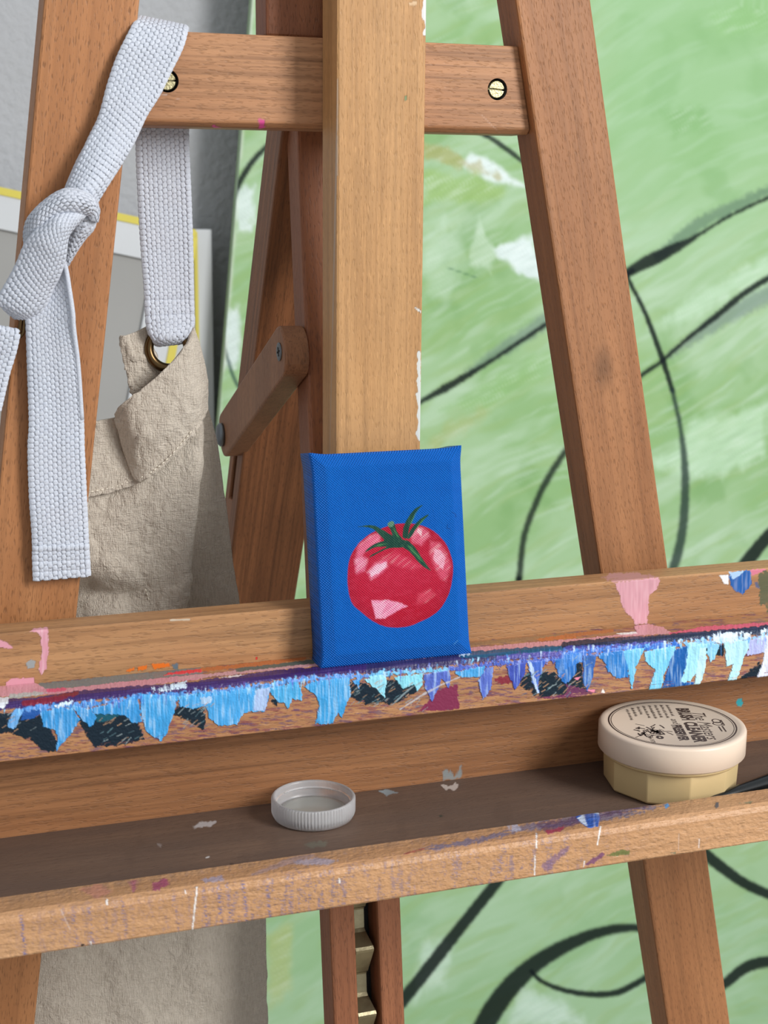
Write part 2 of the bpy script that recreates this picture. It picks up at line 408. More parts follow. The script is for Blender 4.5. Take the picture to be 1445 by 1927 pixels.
    ln([(1165, 490), (1187, 535), (1215, 592), (1245, 672), (1265, 735)], [7, 8, 9, 11, 9])
    ln([(1265, 735), (1281, 810), (1289, 890), (1287, 970), (1278, 1030), (1262, 1085)], [8, 9, 15, 17, 18, 18], 0.88, 7, (28, 48, 48))
    ln([(1380, 1090), (1410, 1052), (1440, 1015), (1470, 985)], [24, 26, 24, 22])
    ln([(980, 1600), (935, 1660), (885, 1722), (835, 1785), (788, 1845), (740, 1905)], [20, 22, 22, 24, 24, 24])
    ln([(895, 1960), (925, 1905), (962, 1855), (1010, 1812), (1070, 1777), (1130, 1754), (1180, 1746), (1215, 1750), (1270, 1775)], [38, 40, 38, 32, 26, 20, 16, 14, 12], 0.95, 7)
    ln([(1000, 1828), (1020, 1847), (1060, 1863), (1110, 1871), (1160, 1868), (1205, 1846), (1250, 1815)], [7, 9, 10, 12, 13, 13, 12])
    ln([(1310, 1590), (1345, 1622), (1385, 1652), (1420, 1672), (1470, 1692)], [20, 22, 20, 20, 18])
    ln([(1340, 1870), (1375, 1842), (1405, 1820), (1440, 1810), (1480, 1808)], [18, 20, 22, 22, 20])
    ln([(976, 1090), (985, 1250), (992, 1430), (980, 1600)], [12, 14, 18, 20])
    ln([(1262, 1085), (1248, 1250), (1262, 1430), (1312, 1592)], [18, 18, 20, 20])
    P.line([(840, 503), (895, 522)], 2.5, (70, 110, 80), soft=2, alpha=0.6)
    P.c *= np.array([1.13, 1.17, 1.24])
    return P.rgba()
def build_green():
    YP = 770.0
    # four front corners in the painting's own plane; the painting stands a little crooked
    def pt(u, v): return atY(u, v, YP)
    A = pt(478, -40); B = pt(414, 772)
    dv = (B - A)/np.linalg.norm(B - A); dh = np.array([-dv[2], 0, dv[0]]) if dv[2] < 0 else np.array([dv[2], 0, -dv[0]])
    if dh[0] < 0: dh = -dh
    TL = A - dv*0.25; hgt = 1.44; wid = 1.05
    ext = 0.02
    s = np.concatenate([frange(0, 0.72, 0.0017), frange(0.74, wid, 0.03)])
    t = np.concatenate([frange(0, 0.2, 0.02), frange(0.203, 1.40, 0.0019), frange(1.41, hgt, 0.03)])
    S, T = np.meshgrid(s, t, indexing='ij')
    V = TL + S[..., None]*dh + T[..., None]*dv
    V[..., 1] += 0.02*(T/hgt)*0                       # upright
    V = V.reshape(-1, 3); u, v = proj(V)
    n, m = len(s), len(t); nv = len(V)
    rgba = green_paint(u, v)
    edge = sstep(0.004, 0.0, S.ravel()) * sstep(0.35, 0.6, fbm(T.ravel()*30, S.ravel()*60, 4))
    rgba[:, :3] = rgba[:, :3]*(1-edge[:, None]*0.5) + lin((226, 230, 224))*edge[:, None]*0.5
    back = [TL + a*dh + b*dv + np.array([0, 0.012, 0]) for a, b in ((0, 0), (wid, 0), (wid, hgt), (0, hgt))]
    V2 = np.concatenate([V, np.array(back)])
    F = [tuple(f) for f in grid_faces(n, m)]
    c0, c1, c2, c3 = 0, (n-1)*m, n*m - 1, m - 1
    e = nv
    F += [tuple(range(0, m)) + (e+3, e), tuple(range((n-1)*m, n*m))[::-1] + (e+1, e+2)]
    F += [tuple(i*m for i in range(n))[::-1] + (e, e+1), tuple(i*m + m-1 for i in range(n)) + (e+2, e+3), (e, e+3, e+2, e+1)]
    me = mesh_np('abstract_painting', V2, F)
    set_attr(me, 'paint', np.concatenate([rgba, np.tile(np.append(lin((150, 176, 134)), 1), (4, 1))]))
    base = TL + dv*hgt
    o = link('abstract_painting', me, painted('green_abstract_paint', 0.6, 0.15, 500.0, 0.15))
    tag(o, 'large unframed green abstract painting with black looping lines leaning behind the easel', 'painting')
    return o
build_green()

# ------------------------------------------------------------------ white canvases by the wall
M_white = plain('white_gesso', (214, 218, 222), 0.7, 0, 0.1, 500, 0.15, 8)
M_grey = plain('grey_panel', (168, 168, 166), 0.75, 0, 0.1, 300, 0.2, 5)
M_yel = plain('yellow_tape', (222, 208, 92), 0.6, 0, 0.05, 300, 0.1, 20)
def leaning_canvas(name, label, corner, ang, wid, hgt, Y, border, tape, mats):
    """corner = top right front corner (photo pixel); ang = in-plane tilt"""
    C0 = atY(corner[0], corner[1], Y)
    e1 = np.array([-math.cos(ang), 0, math.sin(ang)]); e2 = np.array([-math.sin(ang), 0, -math.cos(ang)])
    base = C0 + e1*wid/2 + e2*hgt
    t = thing(name, label, 'canvas', (base[0], base[1], base[2]))
    def slab(nm, a0, a1, b0, b1, y0, y1, mat, bv=0.0008):
        P = [C0 + a*e1 + b*e2 + np.array([0, y, 0]) for y in (y0, y1) for a, b in ((a0,b0), (a1,b0), (a1,b1), (a0,b1))]
        return hexa(nm, P, mat, t, bv)
    slab('stretched_canvas', 0, wid, 0, hgt, 0, 0.022, mats[1])
    bo = border
    slab('border', 0, wid, 0, bo, -0.004, -0.0002, mats[0]); slab('border', 0, bo, bo, hgt, -0.004, -0.0002, mats[0]); slab('border', wid-bo, wid, bo, hgt, -0.004, -0.0002, mats[0])
    slab('yellow_edge', 0, wid, -0.003, 0.004, -0.0052, -0.0002, M_yel, 0.0004); slab('yellow_edge', -0.003, 0.005, 0.004, hgt, -0.0052, -0.0002, M_yel, 0.0004)
    return t
leaning_canvas('bordered_canvas', 'white-bordered grey canvas with yellow edge, leaning tilted behind the left easel leg', (366, 438), math.radians(12.0), 0.58, 0.72, 775.0, 0.034, True, (M_white, M_grey))
t = thing('upright_canvas', 'white canvas edge standing upright beside the green painting', 'canvas', tuple(atY(300, 1200, 802.0)))
c0 = atY(371, 432, 802.0); c1 = atY(398, 432, 802.0)
P0 = c0*1.0
def ub(nm, x0, x1, y0, y1, z0, z1, mat): 
    return hexa(nm, [np.array([x, y, z]) for z in (z0, z1) for x, y in ((x0,y0), (x1,y0), (x1,y1), (x0,y1))], mat, t, 0.0008)
ub('stretched_canvas', c0[0]-0.30, c1[0], 0.802, 0.822, 0.0, c0[2], M_white)
ub('yellow_edge', c0[0]-0.004, c0[0], 0.8005, 0.8019, 0.01, c0[2]-0.002, M_yel)

# ------------------------------------------------------------------ the easel
easel = thing('studio_easel', 'beech wooden studio easel with paint-crusted ledge and brush tray', 'easel', (0.0, 0.1, 0.0))
def beam(name, prof, xs, mat, painter=None, disp=0.0, parent=None, axis='x', rag=None):
    """profile (y,z) in mm, closed loop; swept along x (mm)"""
    prof = np.array(prof, float); xs = np.asarray(xs, float); n, m = len(xs), len(prof)
    V = np.empty((n, m, 3)); V[..., 0] = xs[:, None]; V[..., 1] = prof[None, :, 0]; V[..., 2] = prof[None, :, 1]
    tn = np.roll(prof, -1, 0) - np.roll(prof, 1, 0); nr = np.stack([tn[:, 1], -tn[:, 0]], 1); nr /= np.maximum(np.linalg.norm(nr, axis=1), 1e-9)[:, None]
    area = 0.5*np.sum(prof[:, 0]*np.roll(prof[:, 1], -1) - np.roll(prof[:, 0], -1)*prof[:, 1])
    if area < 0: nr = -nr
    V = V.reshape(-1, 3)/1000.0; V[:, 2] += ZO
    rgba = None
    if painter:
        u, v = proj(V); rgba, h = painter(u, v)
        if disp:
            Nr = np.tile(nr, (n, 1)); d = h*disp/1000.0
            V[:, 1] += Nr[:, 0]*d; V[:, 2] += Nr[:, 1]*d
    F = [tuple(f) for f in grid_faces(n, m, True)] + [tuple(range(m))[::-1], tuple((n-1)*m + k for k in range(m))]
    me = mesh_np(name, V, F)
    fix_normals(me)
    if rgba is not None: set_attr(me, 'paint', rgba)
    return link(name, me, mat, parent or easel)
def path(*segs):
    """dense profile: segs = (y, z, step to next)"""
    out = []
    for i, (y, z, st) in enumerate(segs):
        y2, z2, _ = segs[(i+1) % len(segs)]
        k = max(1, int(round(math.hypot(y2-y, z2-z)/st))) if st else 1
        for j in range(k): out.append((y + (y2-y)*j/k, z + (z2-z)*j/k))
    return out
def xs_vis(step, x0=-300, x1=300, a=-200, b=215): return np.concatenate([[x0], np.arange(a, b, step), [x1]])

# legs (front face at Y 17, 22 deep)
def leg(name, pl, pr, z0, z1, mat):
    """pl, pr: (x, z) pairs giving the left and right front edges"""
    def xa(p, z): (xa_, za), (xb, zb) = p; return xa_ + (xb-xa_)*(z-za)/(zb-za)
    P = [mm(x, y, z) for z in (z0, z1) for x, y in ((xa(pl, z), 17), (xa(pr, z), 17), (xa(pr, z), 39), (xa(pl, z), 39))]
    return hexa(name, P, mat, easel, 0.0012)
leg('front_leg', ((-139.3, 260.5), (-161.9, 91.8)), ((-100.9, 258.2), (-135.5, 0)), -1000, 440, M_leg)
leg('front_leg', ((69.4, 270.5), (124.0, 0)), ((106.8, 272.3), (162.2, 0)), -1000, 440, M_legr)

# crossbar with two counterbored bolts
def bar_paint(u, v):
    P = Paint(u, v)
    pk = (214, 74, 148)
    P.poly([(486, 222), (497, 225), (500, 240), (487, 243)], pk, 1.5, 2, alpha=0.9)
    P.poly([(400, 236), (418, 240), (412, 246), (402, 246)], pk, 1.5, 2, alpha=0.8)
    P.line([(296, 179), (314, 179)], 2, (215, 190, 178), 1.5, 0.8); P.line([(322, 183), (345, 189)], 1.5, (205, 178, 165), 1.5, 0.5)
    P.line([(905, 215), (925, 235), (940, 250)], 2, (214, 178, 156), 2, 0.4)
    return P.rgba(), P.h
def crossbar():
    xl, xr_t, xr_b = -112.0, 73.4, 81.0
    zb, zt = 212.2, 251.2
    step = 0.8
    n = int((xr_b - xl)/step); m = int((zt - zb)/step)
    V = []
    for i in range(n+1):
        for j in range(m+1):
            z = zb + (zt-zb)*j/m; xr = xr_b + (xr_t-xr_b)*j/m
            V.append(mm(xl + (xr-xl)*i/n, 22.0 + 1.5*max(0.0, 2.3 - (z - zb)), z))
    V = np.array(V); nv = len(V)
    back = [mm(xl, 44, zb), mm(xl, 44, zt), mm(xr_t, 44, zt), mm(xr_b, 44, zb)]
    F = [tuple(f) for f in grid_faces(n+1, m+1)]; M1 = m+1; e = nv
    F += [tuple(range(0, M1)) + (e+1, e), tuple(range(n*M1, (n+1)*M1))[::-1] + (e+3, e+2),
          tuple(i*M1 for i in range(n+1))[::-1] + (e, e+3), tuple(i*M1+m for i in range(n+1)) + (e+2, e+1), (e, e+1, e+2, e+3)]
    V = np.concatenate([V, np.array(back)]); me = mesh_np('crossbar', V, F); fix_normals(me)
    u, v = proj(V); rgba, _ = bar_paint(u, v); set_attr(me, 'paint', rgba)
    o = link('crossbar', me, M_bar, easel); bevel(o, 0.0009, 2)
    for u, v in ((936, 168), (315, 152)):
        c = atY(u, v, 22.0)
        bpy.ops.mesh.primitive_cylinder_add(vertices=40, radius=0.00485, depth=0.016, location=c, rotation=(math.pi/2, 0, 0))
        k = bpy.context.object
        md = o.modifiers.new('hole', 'BOOLEAN'); md.object = k; md.operation = 'DIFFERENCE'; md.solver = 'EXACT'
        dg = bpy.context.evaluated_depsgraph_get(); nm = bpy.data.meshes.new_from_object(o.evaluated_get(dg))
        o.modifiers.clear(); o.data = nm
        bpy.data.objects.remove(k, do_unlink=True)
        nvx = len(nm.vertices); cv = np.empty(nvx*3, np.float32); nm.vertices.foreach_get('co', cv); cv = cv.reshape(-1, 3)
        if 'paint' in nm.color_attributes: nm.color_attributes.remove(nm.color_attributes['paint'])
        pu, pv = proj(cv.astype(float)); rg_, _ = bar_paint(pu, pv); set_attr(nm, 'paint', rg_)
        sk = lathe('hole_shade_sleeve', [(0.00482, -0.0066), (0.00482, -0.0004), (0.0047, -0.0004), (0.0047, -0.0064), (0, -0.0064)], 40, M_hole, o, True)  # added dark sleeve: its colour paints the shade around the bolt head
        sk.location = c; sk.rotation_euler = (math.pi/2, 0, 0)
        # bolt head with a slot: two half discs with a gap, standing in the hole
        bt = bpy.data.objects.new('bolt', bpy.data.meshes.new('bolt'))
        bm = bmesh.new(); r = 0.0040; gap = 0.00042; tilt = math.radians(4 if u > 500 else -3)
        for sg in (1, -1):
            pts = []
            a0 = math.asin(gap/r)
            for q in range(15):
                a = a0 + (math.pi - 2*a0)*q/14; pts.append((r*math.cos(a), sg*r*math.sin(a)))
            ring = []
            for sc, dy in ((1.0, 0.0), (1.0, -0.0014), (0.88, -0.0019)):
                ring.append([bm.verts.new((x*sc if sc == 1 else x*sc, dy, z if sc == 1 else (z - sg*gap)*sc + sg*gap)) for x, z in pts])
            for a, b in zip(ring[:-1], ring[1:]):
                for q in range(15): bm.faces.new((a[q], a[(q+1) % 15], b[(q+1) % 15], b[q]))
            bm.faces.new(ring[-1])
        bmesh.ops.create_circle(bm, cap_ends=True, segments=30, radius=0.0036, matrix=Matrix.Translation((0, 0.0002, 0)) @ Matrix.Rotation(math.pi/2, 4, 'X'))
        bmesh.ops.recalc_face_normals(bm, faces=bm.faces); bm.to_mesh(bt.data); bm.free()
        bt.data.materials.append(M_bolt); col.objects.link(bt); bt.parent = o
        bt.location = (c[0], c[1] + 0.0026, c[2]); bt.rotation_euler = (0, tilt, 0); bt['label'] = 'slotted brass bolt head'
crossbar()

# mast (central post) with chipped white paint on its right edge
def mast_paint(u, v):
    P = Paint(u, v)
    wt = (206, 208, 204)
    P.poly(zm(740, 0, 6.42, (365, -20), (405, -20), (405, 425), (358, 425), (360, 370), (385, 340), (375, 250), (345, 225), (345, 130)), (214, 212, 214), 1, 1.5, 0.4)
    P.poly(zm(740, 560, 6.42, (300, 640), (330, 655), (335, 1730), (305, 1730), (268, 1650), (290, 1580), (305, 1500), (283, 1430), (300, 1330), (285, 1240), (265, 1160), (300, 1150), (278, 1000), (300, 960), (290, 880), (280, 800), (300, 770), (283, 680)), wt, 1, 1.0, 0.4)
    P.poly(zm(740, 560, 6.42, (255, 120), (300, 125), (335, 160), (335, 185), (290, 160)), wt, 1, 0.6)
    P.poly([(760, 180), (764, 179), (765, 188), (761, 189)], (96, 140, 88), 1, 0.5)
    P.line([(634, 150), (633, 200), (634, 330)], [3, 4, 1.5], (200, 190, 178), 2, 0.6, rag=1.5)
    P.poly([(768, 4), (784, 2), (784, 9), (770, 10)], (226, 198, 160), 1.5, 2, alpha=0.6)
    return P.rgba(), P.h
def mast():
    z0, z1 = -84.0, 440.0; hw = 20.0
    xs = np.concatenate([np.linspace(-hw, 12, 34)[:-1], np.linspace(12, hw, 28)])
    zs = np.concatenate([[z0], np.arange(0, 300, 0.7), [z1]])
    n, m = len(xs), len(zs); V = np.empty((n, m, 3)); V[..., 0] = xs[:, None]; V[..., 2] = zs[None, :]
    e = np.minimum(hw - np.abs(xs), 1.0); V[..., 1] = (0.45*(1 - np.sqrt(np.clip(1 - (1-e)**2, 0, 1))))[:, None]
    V = V.reshape(-1, 3)/1000; V[:, 2] += ZO; nv = len(V)
    B = np.array([mm(-hw, 21.5, z0), mm(-hw, 21.5, z1), mm(hw, 21.5, z1), mm(hw, 21.5, z0)])
    F = [tuple(f) for f in grid_faces(n, m)]; q = nv
    F += [tuple(range(m)) + (q+1, q), tuple(range((n-1)*m, n*m))[::-1] + (q+3, q+2), tuple(i*m for i in range(n))[::-1] + (q, q+3),
          tuple(i*m+m-1 for i in range(n)) + (q+2, q+1), (q, q+1, q+2, q+3)]
    V = np.concatenate([V, B]); me = mesh_np('mast', V, F); fix_normals(me)
    u, v = proj(V); rgba, _ = mast_paint(u, v); rgba[nv:, 3] = 0; set_attr(me, 'paint', rgba)
    link('mast', me, M_mast, easel)
mast()
boxmm('upper_block', -43.0, 6.0, 30, 50, 251.6, 440, M_rails, easel, 0.0012)

# rear double rail with gear rack, leaning back
def ry(z): return 67.3 + (z - 211.0)*0.1413
def rail_bar(name, x0, x1):
    P = [mm(x, ry(z) + d, z) for z in (-1000, 224) for x, d in ((x0, 0), (x1, 0), (x1, 20), (x0, 20))]
    return hexa(name, P, M_rails, easel, 0.0014)
rail_bar('rear_rail', -18.5, -5.6); rail_bar('rear_rail', 6.2, 18.6)
def rack():
    prof = []; z = 180.0; per = 33.0; z -= 6
    ph = [(0, 9.0), (-9.5, 9.2), (-11, 8.0), (-13.5, 4.5), (-15.5, 1.6), (-16.8, 0.8), (-18.2, 1.2), (-31, 7.4), (-32, 8.6)]
    off = (-167.5) % per
    z = 190.0 - ((190.0 + 166.0) % per)
    while z > -420:
        for dz, d in ph: prof.append((z + dz, d))
        z -= per
    pr = np.array(prof); n = len(pr); V = []
    for zz, d in pr:
        for x in (-5.5, 1.9 + (2.2 - d*0.25)): V.append(mm(x, ry(zz) + d, zz))
    for zz, d in pr:
        for x in (-5.5, 1.9 + (2.2 - d*0.25)): V.append(mm(x, ry(zz) + 14, zz))
    F = []
    for i in range(n-1):
        a = 2*i; b = 2*n + 2*i
        F += [(a, a+1, a+3, a+2), (b, b+2, b+3, b+1), (a, a+2, b+2, b), (a+1, b+1, b+3, a+3)]
    me = mesh_np('gear_rack', np.array(V), F); fix_normals(me)
    o = link('gear_rack', me, M_rack, easel, label='toothed metal height rack')
    P = [mm(x, ry(z) + d, z) for z in (-420, 200) for x, d in ((-5.5, 15.5), (6.1, 15.5), (6.1, 19), (-5.5, 19))]
    hexa('rack_gap_shade', P, M_black, easel, 0)  # added black plate: its colour stands in for shade in the gap
rack()

# rear leg with slot, and the tilt arm
def ly(z): return 84.0 + (211.0 - z)*0.50
P = [mm(x, ly(z) + d, z) for z in (-1000, 226) for x, d in ((-22, 0), (22, 0), (22, 30), (-22, 30))]
rl = hexa('rear_leg', P, M_rear, easel, 0)
P = [mm(x, ly(z) + d, z) for z in (10, 58) for x, d in ((-30, 13), (-12, 13), (-12, 20), (-30, 20))]
ck = hexa('cut', P, M_hole, None, 0)
bpy.context.view_layer.update()
ck.location = (0, 0, 0)
md = rl.modifiers.new('slot', 'BOOLEAN'); md.object = ck; md.solver = 'EXACT'
dg = bpy.context.evaluated_depsgraph_get(); nm = bpy.data.meshes.new_from_object(rl.evaluated_get(dg)); rl.modifiers.clear(); rl.data = nm
bpy.data.objects.remove(ck, do_unlink=True); bevel(rl, 0.0012)
def arm():
    xo, xi = -31.0, -19.0
    p1 = atX(526, 662, xo); p2 = atX(419, 818, xo)
    a = np.array([p1[1], p1[2]]); b = np.array([p2[1], p2[2]]); d = (b-a)/np.linalg.norm(b-a); nrm = np.array([-d[1], d[0]])
    r = 0.0125; pts = []
    for k in range(13):
        t = -math.pi/2 + math.pi*k/12; pts.append(a - d*math.cos(t)*r*0.75 + nrm*math.sin(t)*r*(-1))
    for k in range(13):
        t = math.pi/2 - math.pi*k/12; pts.append(b + d*math.cos(t)*r*0.75 + nrm*math.sin(t)*r*(-1))
    n = len(pts); V = [(x/1000, y, z) for x in (xo, xi) for y, z in pts]
    F = [tuple(range(n)), tuple(range(2*n-1, n-1, -1))] + [(k, k+n, (k+1) % n + n, (k+1) % n) for k in range(n)]
    me = mesh_np('tilt_arm', np.array(V), F); fix_normals(me)
    o = link('tilt_arm', me, M_arm, easel); bevel(o, 0.001, 2)
    def disc(nm, c, r, h, mat, dome):
        prof = [(0, 0), (r, 0), (r, h*0.5), (r*0.8, h*0.85), (0, h)] if dome else [(0, 0), (r, 0), (r, h*0.8), (r*0.92, h), (0, h)]
        k = lathe(nm, prof, 28, mat, o, True)
        k.location = (xo/1000, c[1], c[2]); k.rotation_euler = (0, -math.pi/2, 0); return k
    s = disc('screw', p1, 0.0044, 0.0006, M_steel, False); s['label'] = 'recessed steel screw head'
    for ang in (0.3, 0.3 + math.pi/2):
        V = [(x, y, z) for z in (0.0005, 0.0008) for x, y in ((-0.0022, -0.0004), (0.0022, -0.0004), (0.0022, 0.0004), (-0.0022, 0.0004))]
        V = [Matrix.Rotation(ang, 3, 'Z') @ Vector(q) for q in V]
        k = bpy.data.objects.new('cross_recess', mesh_np('cross_recess', np.array(V), HEX)); col.objects.link(k); k.data.materials.append(M_hole)
        k.parent = s if False else o; k.location = s.location; k.rotation_euler = s.rotation_euler
    c = disc('bolt_cap', p2, 0.0066, 0.0034, M_steel, True); c['label'] = 'grey domed steel bolt cap'
M_arm = wood('beech_arm_wood', (168, 118, 84), (142, 96, 66), 2, fleck=0.5, lines=0.4)
arm()

# canvas rail, paint-crusted ledge and tray
PINK = (214, 152, 166)
def rail_paint(u, v):
    P = Paint(u, v)
    P.poly(zA((210,185),(240,160),(340,155),(350,190),(345,330),(330,450),(295,495),(275,440),(300,340),(290,230),(270,190)), PINK, 1.2, 2.5, hgt=0.6, streak=0.2)
    P.poly(zA((-20,235),(50,260),(100,300),(60,310),(-20,290)), PINK, 1.2, 2, hgt=0.5)
    P.poly(zA((180,410),(220,385),(255,395),(245,445),(200,450)), (152, 156, 156), 1.2, 1, hgt=0.5)
    P.poly(zA((40,545),(80,520),(240,512),(250,545),(220,600),(40,600)), PINK, 1.2, 2.5)
    P.line(zA((1220,103),(1355,98)), 3, (196, 186, 168), 2, 0.8, rag=1)
    org = (222, 112, 36)
    for q in (((905,462),(960,440),(965,465),(905,470)), ((985,440),(1050,425),(1050,460),(990,465)), ((1075,415),(1210,410),(1215,435),(1100,455))):
        P.poly(zA(*q), org, 1.2, 2, hgt=0.6)
    P.poly(zA((1230,420),(1275,412),(1272,458),(1240,450)), (96, 112, 122), 1.5, 2)
    P.poly(zB((535,290),(552,284),(552,312),(538,312)), (206, 52, 50), 1, 1)
    P.poly(zD((260,140),(330,108),(520,105),(660,140),(350,178)), (190, 140, 145), 4, 5, alpha=0.75, dry=0.32, sang=1.4)
    P.poly(zD((345,178),(520,160),(655,138),(672,165),(640,240),(600,260),(590,380),(580,475),(500,478),(480,440),(420,390),(390,290),(365,225)), (208, 154, 164), 1.4, 4, hgt=0.7, streak=0.25, tint=(232, 200, 206))
    P.poly(zD((1095,125),(1165,118),(1160,190),(1130,185)), (226, 228, 230), 1.2, 2, hgt=0.6)
    P.poly(zD((1168,110),(1320,85),(1328,180),(1270,265),(1195,225),(1170,170)), (32, 92, 166), 1.2, 3, hgt=0.6, streak=0.15)
    P.poly(zD((1170,102),(1280,90),(1215,150),(1180,150)), (168, 200, 230), 1.2, 3)
    P.poly(zD((1318,85),(1440,78),(1400,100),(1330,128)), (206, 120, 140), 1.5, 3)
    P.poly(zD((1380,110),(1480,80),(1480,500),(1420,440),(1440,330),(1375,335),(1385,220)), (72, 88, 66), 2, 6, alpha=0.85, dry=0.3)
    P.poly(zD((1345,170),(1370,175),(1385,220),(1360,210)), (60, 90, 130), 1.5, 2, alpha=0.8)
    return P.rgba(), P.h
def rr(cy, cz, r, a0, a1, n): return [(cy + r*math.cos(math.radians(a0 + (a1-a0)*k/n)), cz + r*math.sin(math.radians(a0 + (a1-a0)*k/n)), 0) for k in range(n+1)]
pf = path((-15, -18.4, 0.45), (-15, 3.9, 0.3), (-14.2, 4.7, 0.6), (-0.1, 4.7, 0), (-0.1, -18.4, 0))
beam('canvas_rail', pf, xs_vis(0.45), M_rail, rail_paint, 0.15)

def fold(u, v, k):
    """the crust of paint goes on along the beam past what the photo shows"""
    d0 = np.clip(-u, 0, None); d1 = np.clip(u - W, 0, None)
    return np.where(d0 > 0, d0, np.where(d1 > 0, W - d1, u)), v - 2*k*d0 + 2*k*d1
def ledge_paint(u, v):
    u, v = fold(u, v, 0.1)
    P = Paint(u, v); n = len(u)
    BL = (58, 152, 220); LB = (120, 200, 240); CY = (150, 222, 242); NV = (14, 34, 48); PU = (58, 36, 98); PE = (88, 110, 200)
    # stained wood on the front face
    g = fbm(u*0.05, v*0.35, 3, 4); P.field(sstep(0.5, 0.72, g)*0.65, (120, 56, 74))
    g = fbm(u*0.07, v*0.4, 13, 4); P.field(sstep(0.55, 0.75, g)*0.55, (70, 62, 110))
    T = dict(soft=1.3, rag=2.2, hgt=0.5)
    # top surface of the ledge
    P.poly(zA((150,570),(900,490),(1445,440),(1445,505),(900,565),(300,605),(150,620)), (112, 124, 128), 2, 3, alpha=0.9)
    P.poly(zA((-20,560),(60,540),(240,545),(330,600),(230,645),(-20,655)), (212, 152, 164), **T)
    P.poly(zA((220,600),(500,590),(830,550),(1445,490),(1445,525),(900,590),(560,622),(220,645)), (204, 142, 156), **T)
    P.poly(zA((330,600),(480,588),(480,612),(330,622)), (212, 88, 122), **T)
    P.poly(zA((70,640),(230,620),(330,625),(220,650),(60,672)), (176, 190, 186), 1.5, 3, alpha=0.8)
    P.poly(zB((-20,440),(400,388),(960,338),(990,356),(500,405),(-20,455)), (200, 152, 158), **T)
    P.poly(zB((380,372),(960,308),(990,335),(400,400)), (86, 100, 96), 1.5, 2)
    P.poly(zB((100,378),(600,318),(900,284),(900,308),(600,350),(120,400)), (186, 108, 62), 1.5, 2.5)
    P.poly(zB((-80,405),(60,385),(150,383),(150,400),(0,414),(-120,425)), (226, 58, 72), **T)
    P.poly(zB((250,440),(420,420),(515,418),(420,444)), (226, 214, 216), **T)
    P.poly(zC((700,340),(1100,305),(1460,275),(1460,325),(1000,358),(700,378)), (212, 148, 154), **T)
    P.poly(zC((700,300),(1160,258),(1460,228),(1460,250),(1160,285),(700,328)), (150, 118, 84), 2, 2, alpha=0.8)
    P.poly(zC((1160,275),(1460,238),(1460,270),(1200,292)), (192, 110, 58), 1.5, 2)
    P.poly(zD((-10,545),(340,508),(345,530),(-10,572)), (178, 108, 62), 1.5, 2)
    P.poly(zD((480,490),(580,475),(680,490),(760,545),(380,565),(-10,625),(-10,590),(350,552),(510,535)), (208, 148, 156), **T)
    P.poly(zD((735,540),(1000,490),(1460,462),(1460,492),(1100,522),(760,552)), (214, 92, 122), **T)
    P.poly(zD((360,542),(500,530),(508,545),(400,553)), (232, 228, 226), 1, 1, hgt=0.6)
    P.poly(zC((-10,445),(250,415),(560,380),(600,380),(250,440),(-10,465)), (204, 150, 158), **T)
    # dark navy scrapes on the face
    D = dict(soft=1.5, rag=3.5, hgt=0.25)
    for q, dr in ((zA((-20,770),(250,750),(262,900),(240,965),(130,930),(60,905),(-20,915)), 0.30), (zA((240,770),(310,770),(420,1000),(395,1045),(300,1040),(240,960)), 0.33),
              (zA((540,800),(900,740),(1010,850),(1035,955),(850,1002),(680,1008),(610,910)), 0.30), (zA((1255,720),(1460,670),(1460,900),(1350,820),(1230,775)), 0.42),
              (zB((-10,640),(150,608),(185,720),(160,805),(60,740),(-10,700)), 0.40), (zB((630,600),(700,588),(690,640)), 0.3),
              (zB((1190,470),(1310,470),(1460,560),(1460,610),(1340,645),(1205,570)), 0.38), (zC((-20,590),(180,560),(380,590),(300,660),(200,720),(120,745),(-20,700)), 0.42),
              (zC((1040,560),(1130,500),(1310,510),(1390,600),(1430,690),(1190,695),(1060,615)), 0.42), (zC((1380,560),(1460,530),(1460,640)), 0.3),
              (zD((-20,780),(110,745),(125,880),(155,955),(30,990),(-20,900)), 0.30), (zD((1230,870),(1400,730),(1440,830),(1380,870)), 0.38), (zD((860,640),(1140,620),(1120,700),(1000,690)), 0.34)):
        P.poly(q, NV, dry=dr, sang=0.9, **D)
    P.poly(zA((160,700),(330,740),(250,800),(150,820)), (30, 84, 160), **T)
    P.poly(zA((680,775),(880,760),(800,820),(690,830)), (20, 92, 110), 2, 3, alpha=0.8)
    # maroon
    P.poly(zC((330,792),(480,640),(610,600),(622,772),(500,788)), (128, 46, 78), 1.5, 3, dry=0.2, sang=0.8)
    P.poly(zC((1180,702),(1445,655),(1445,692)), (116, 50, 92), 1.5, 3, alpha=0.9)
    P.poly(zD((0,900),(160,950),(240,960),(100,990),(0,995)), (112, 54, 92), 1.5, 3, alpha=0.85)
    P.poly(zC((880,560),(1000,530),(1020,590),(900,600)), (132, 46, 60), 2, 5, dry=0.34)
    # purple / navy crest of the ledge
    C = dict(soft=2.0, rag=3.0, hgt=0.9, streak=0.10, sang=1.45, tint=(150, 130, 200))
    P.line(zA((-30,715),(60,705),(300,690),(560,650),(830,628),(1000,612),(1300,590),(1460,578)), 19, PU, **C)
    P.line(zB((-10,525),(200,487),(400,470),(600,432),(900,405),(1200,380),(1460,360)), 18, PU, **C)
    P.line(zC((-10,490),(300,458),(600,428),(800,405),(1100,385)), 19, (48, 42, 88), **C)
    P.line(zC((650,398),(900,380),(1200,355),(1460,342)), 12, (24, 84, 118), **C)
    P.line(zC((900,415),(1200,392),(1460,380)), 9, (74, 70, 150), **C)
    P.line(zD((-10,635),(300,605),(600,590),(800,570),(1100,548),(1460,512)), 15, (20, 40, 70), **C)
    P.line(zD((-10,655),(300,640),(600,620),(700,610)), 9, (62, 66, 150), **C)
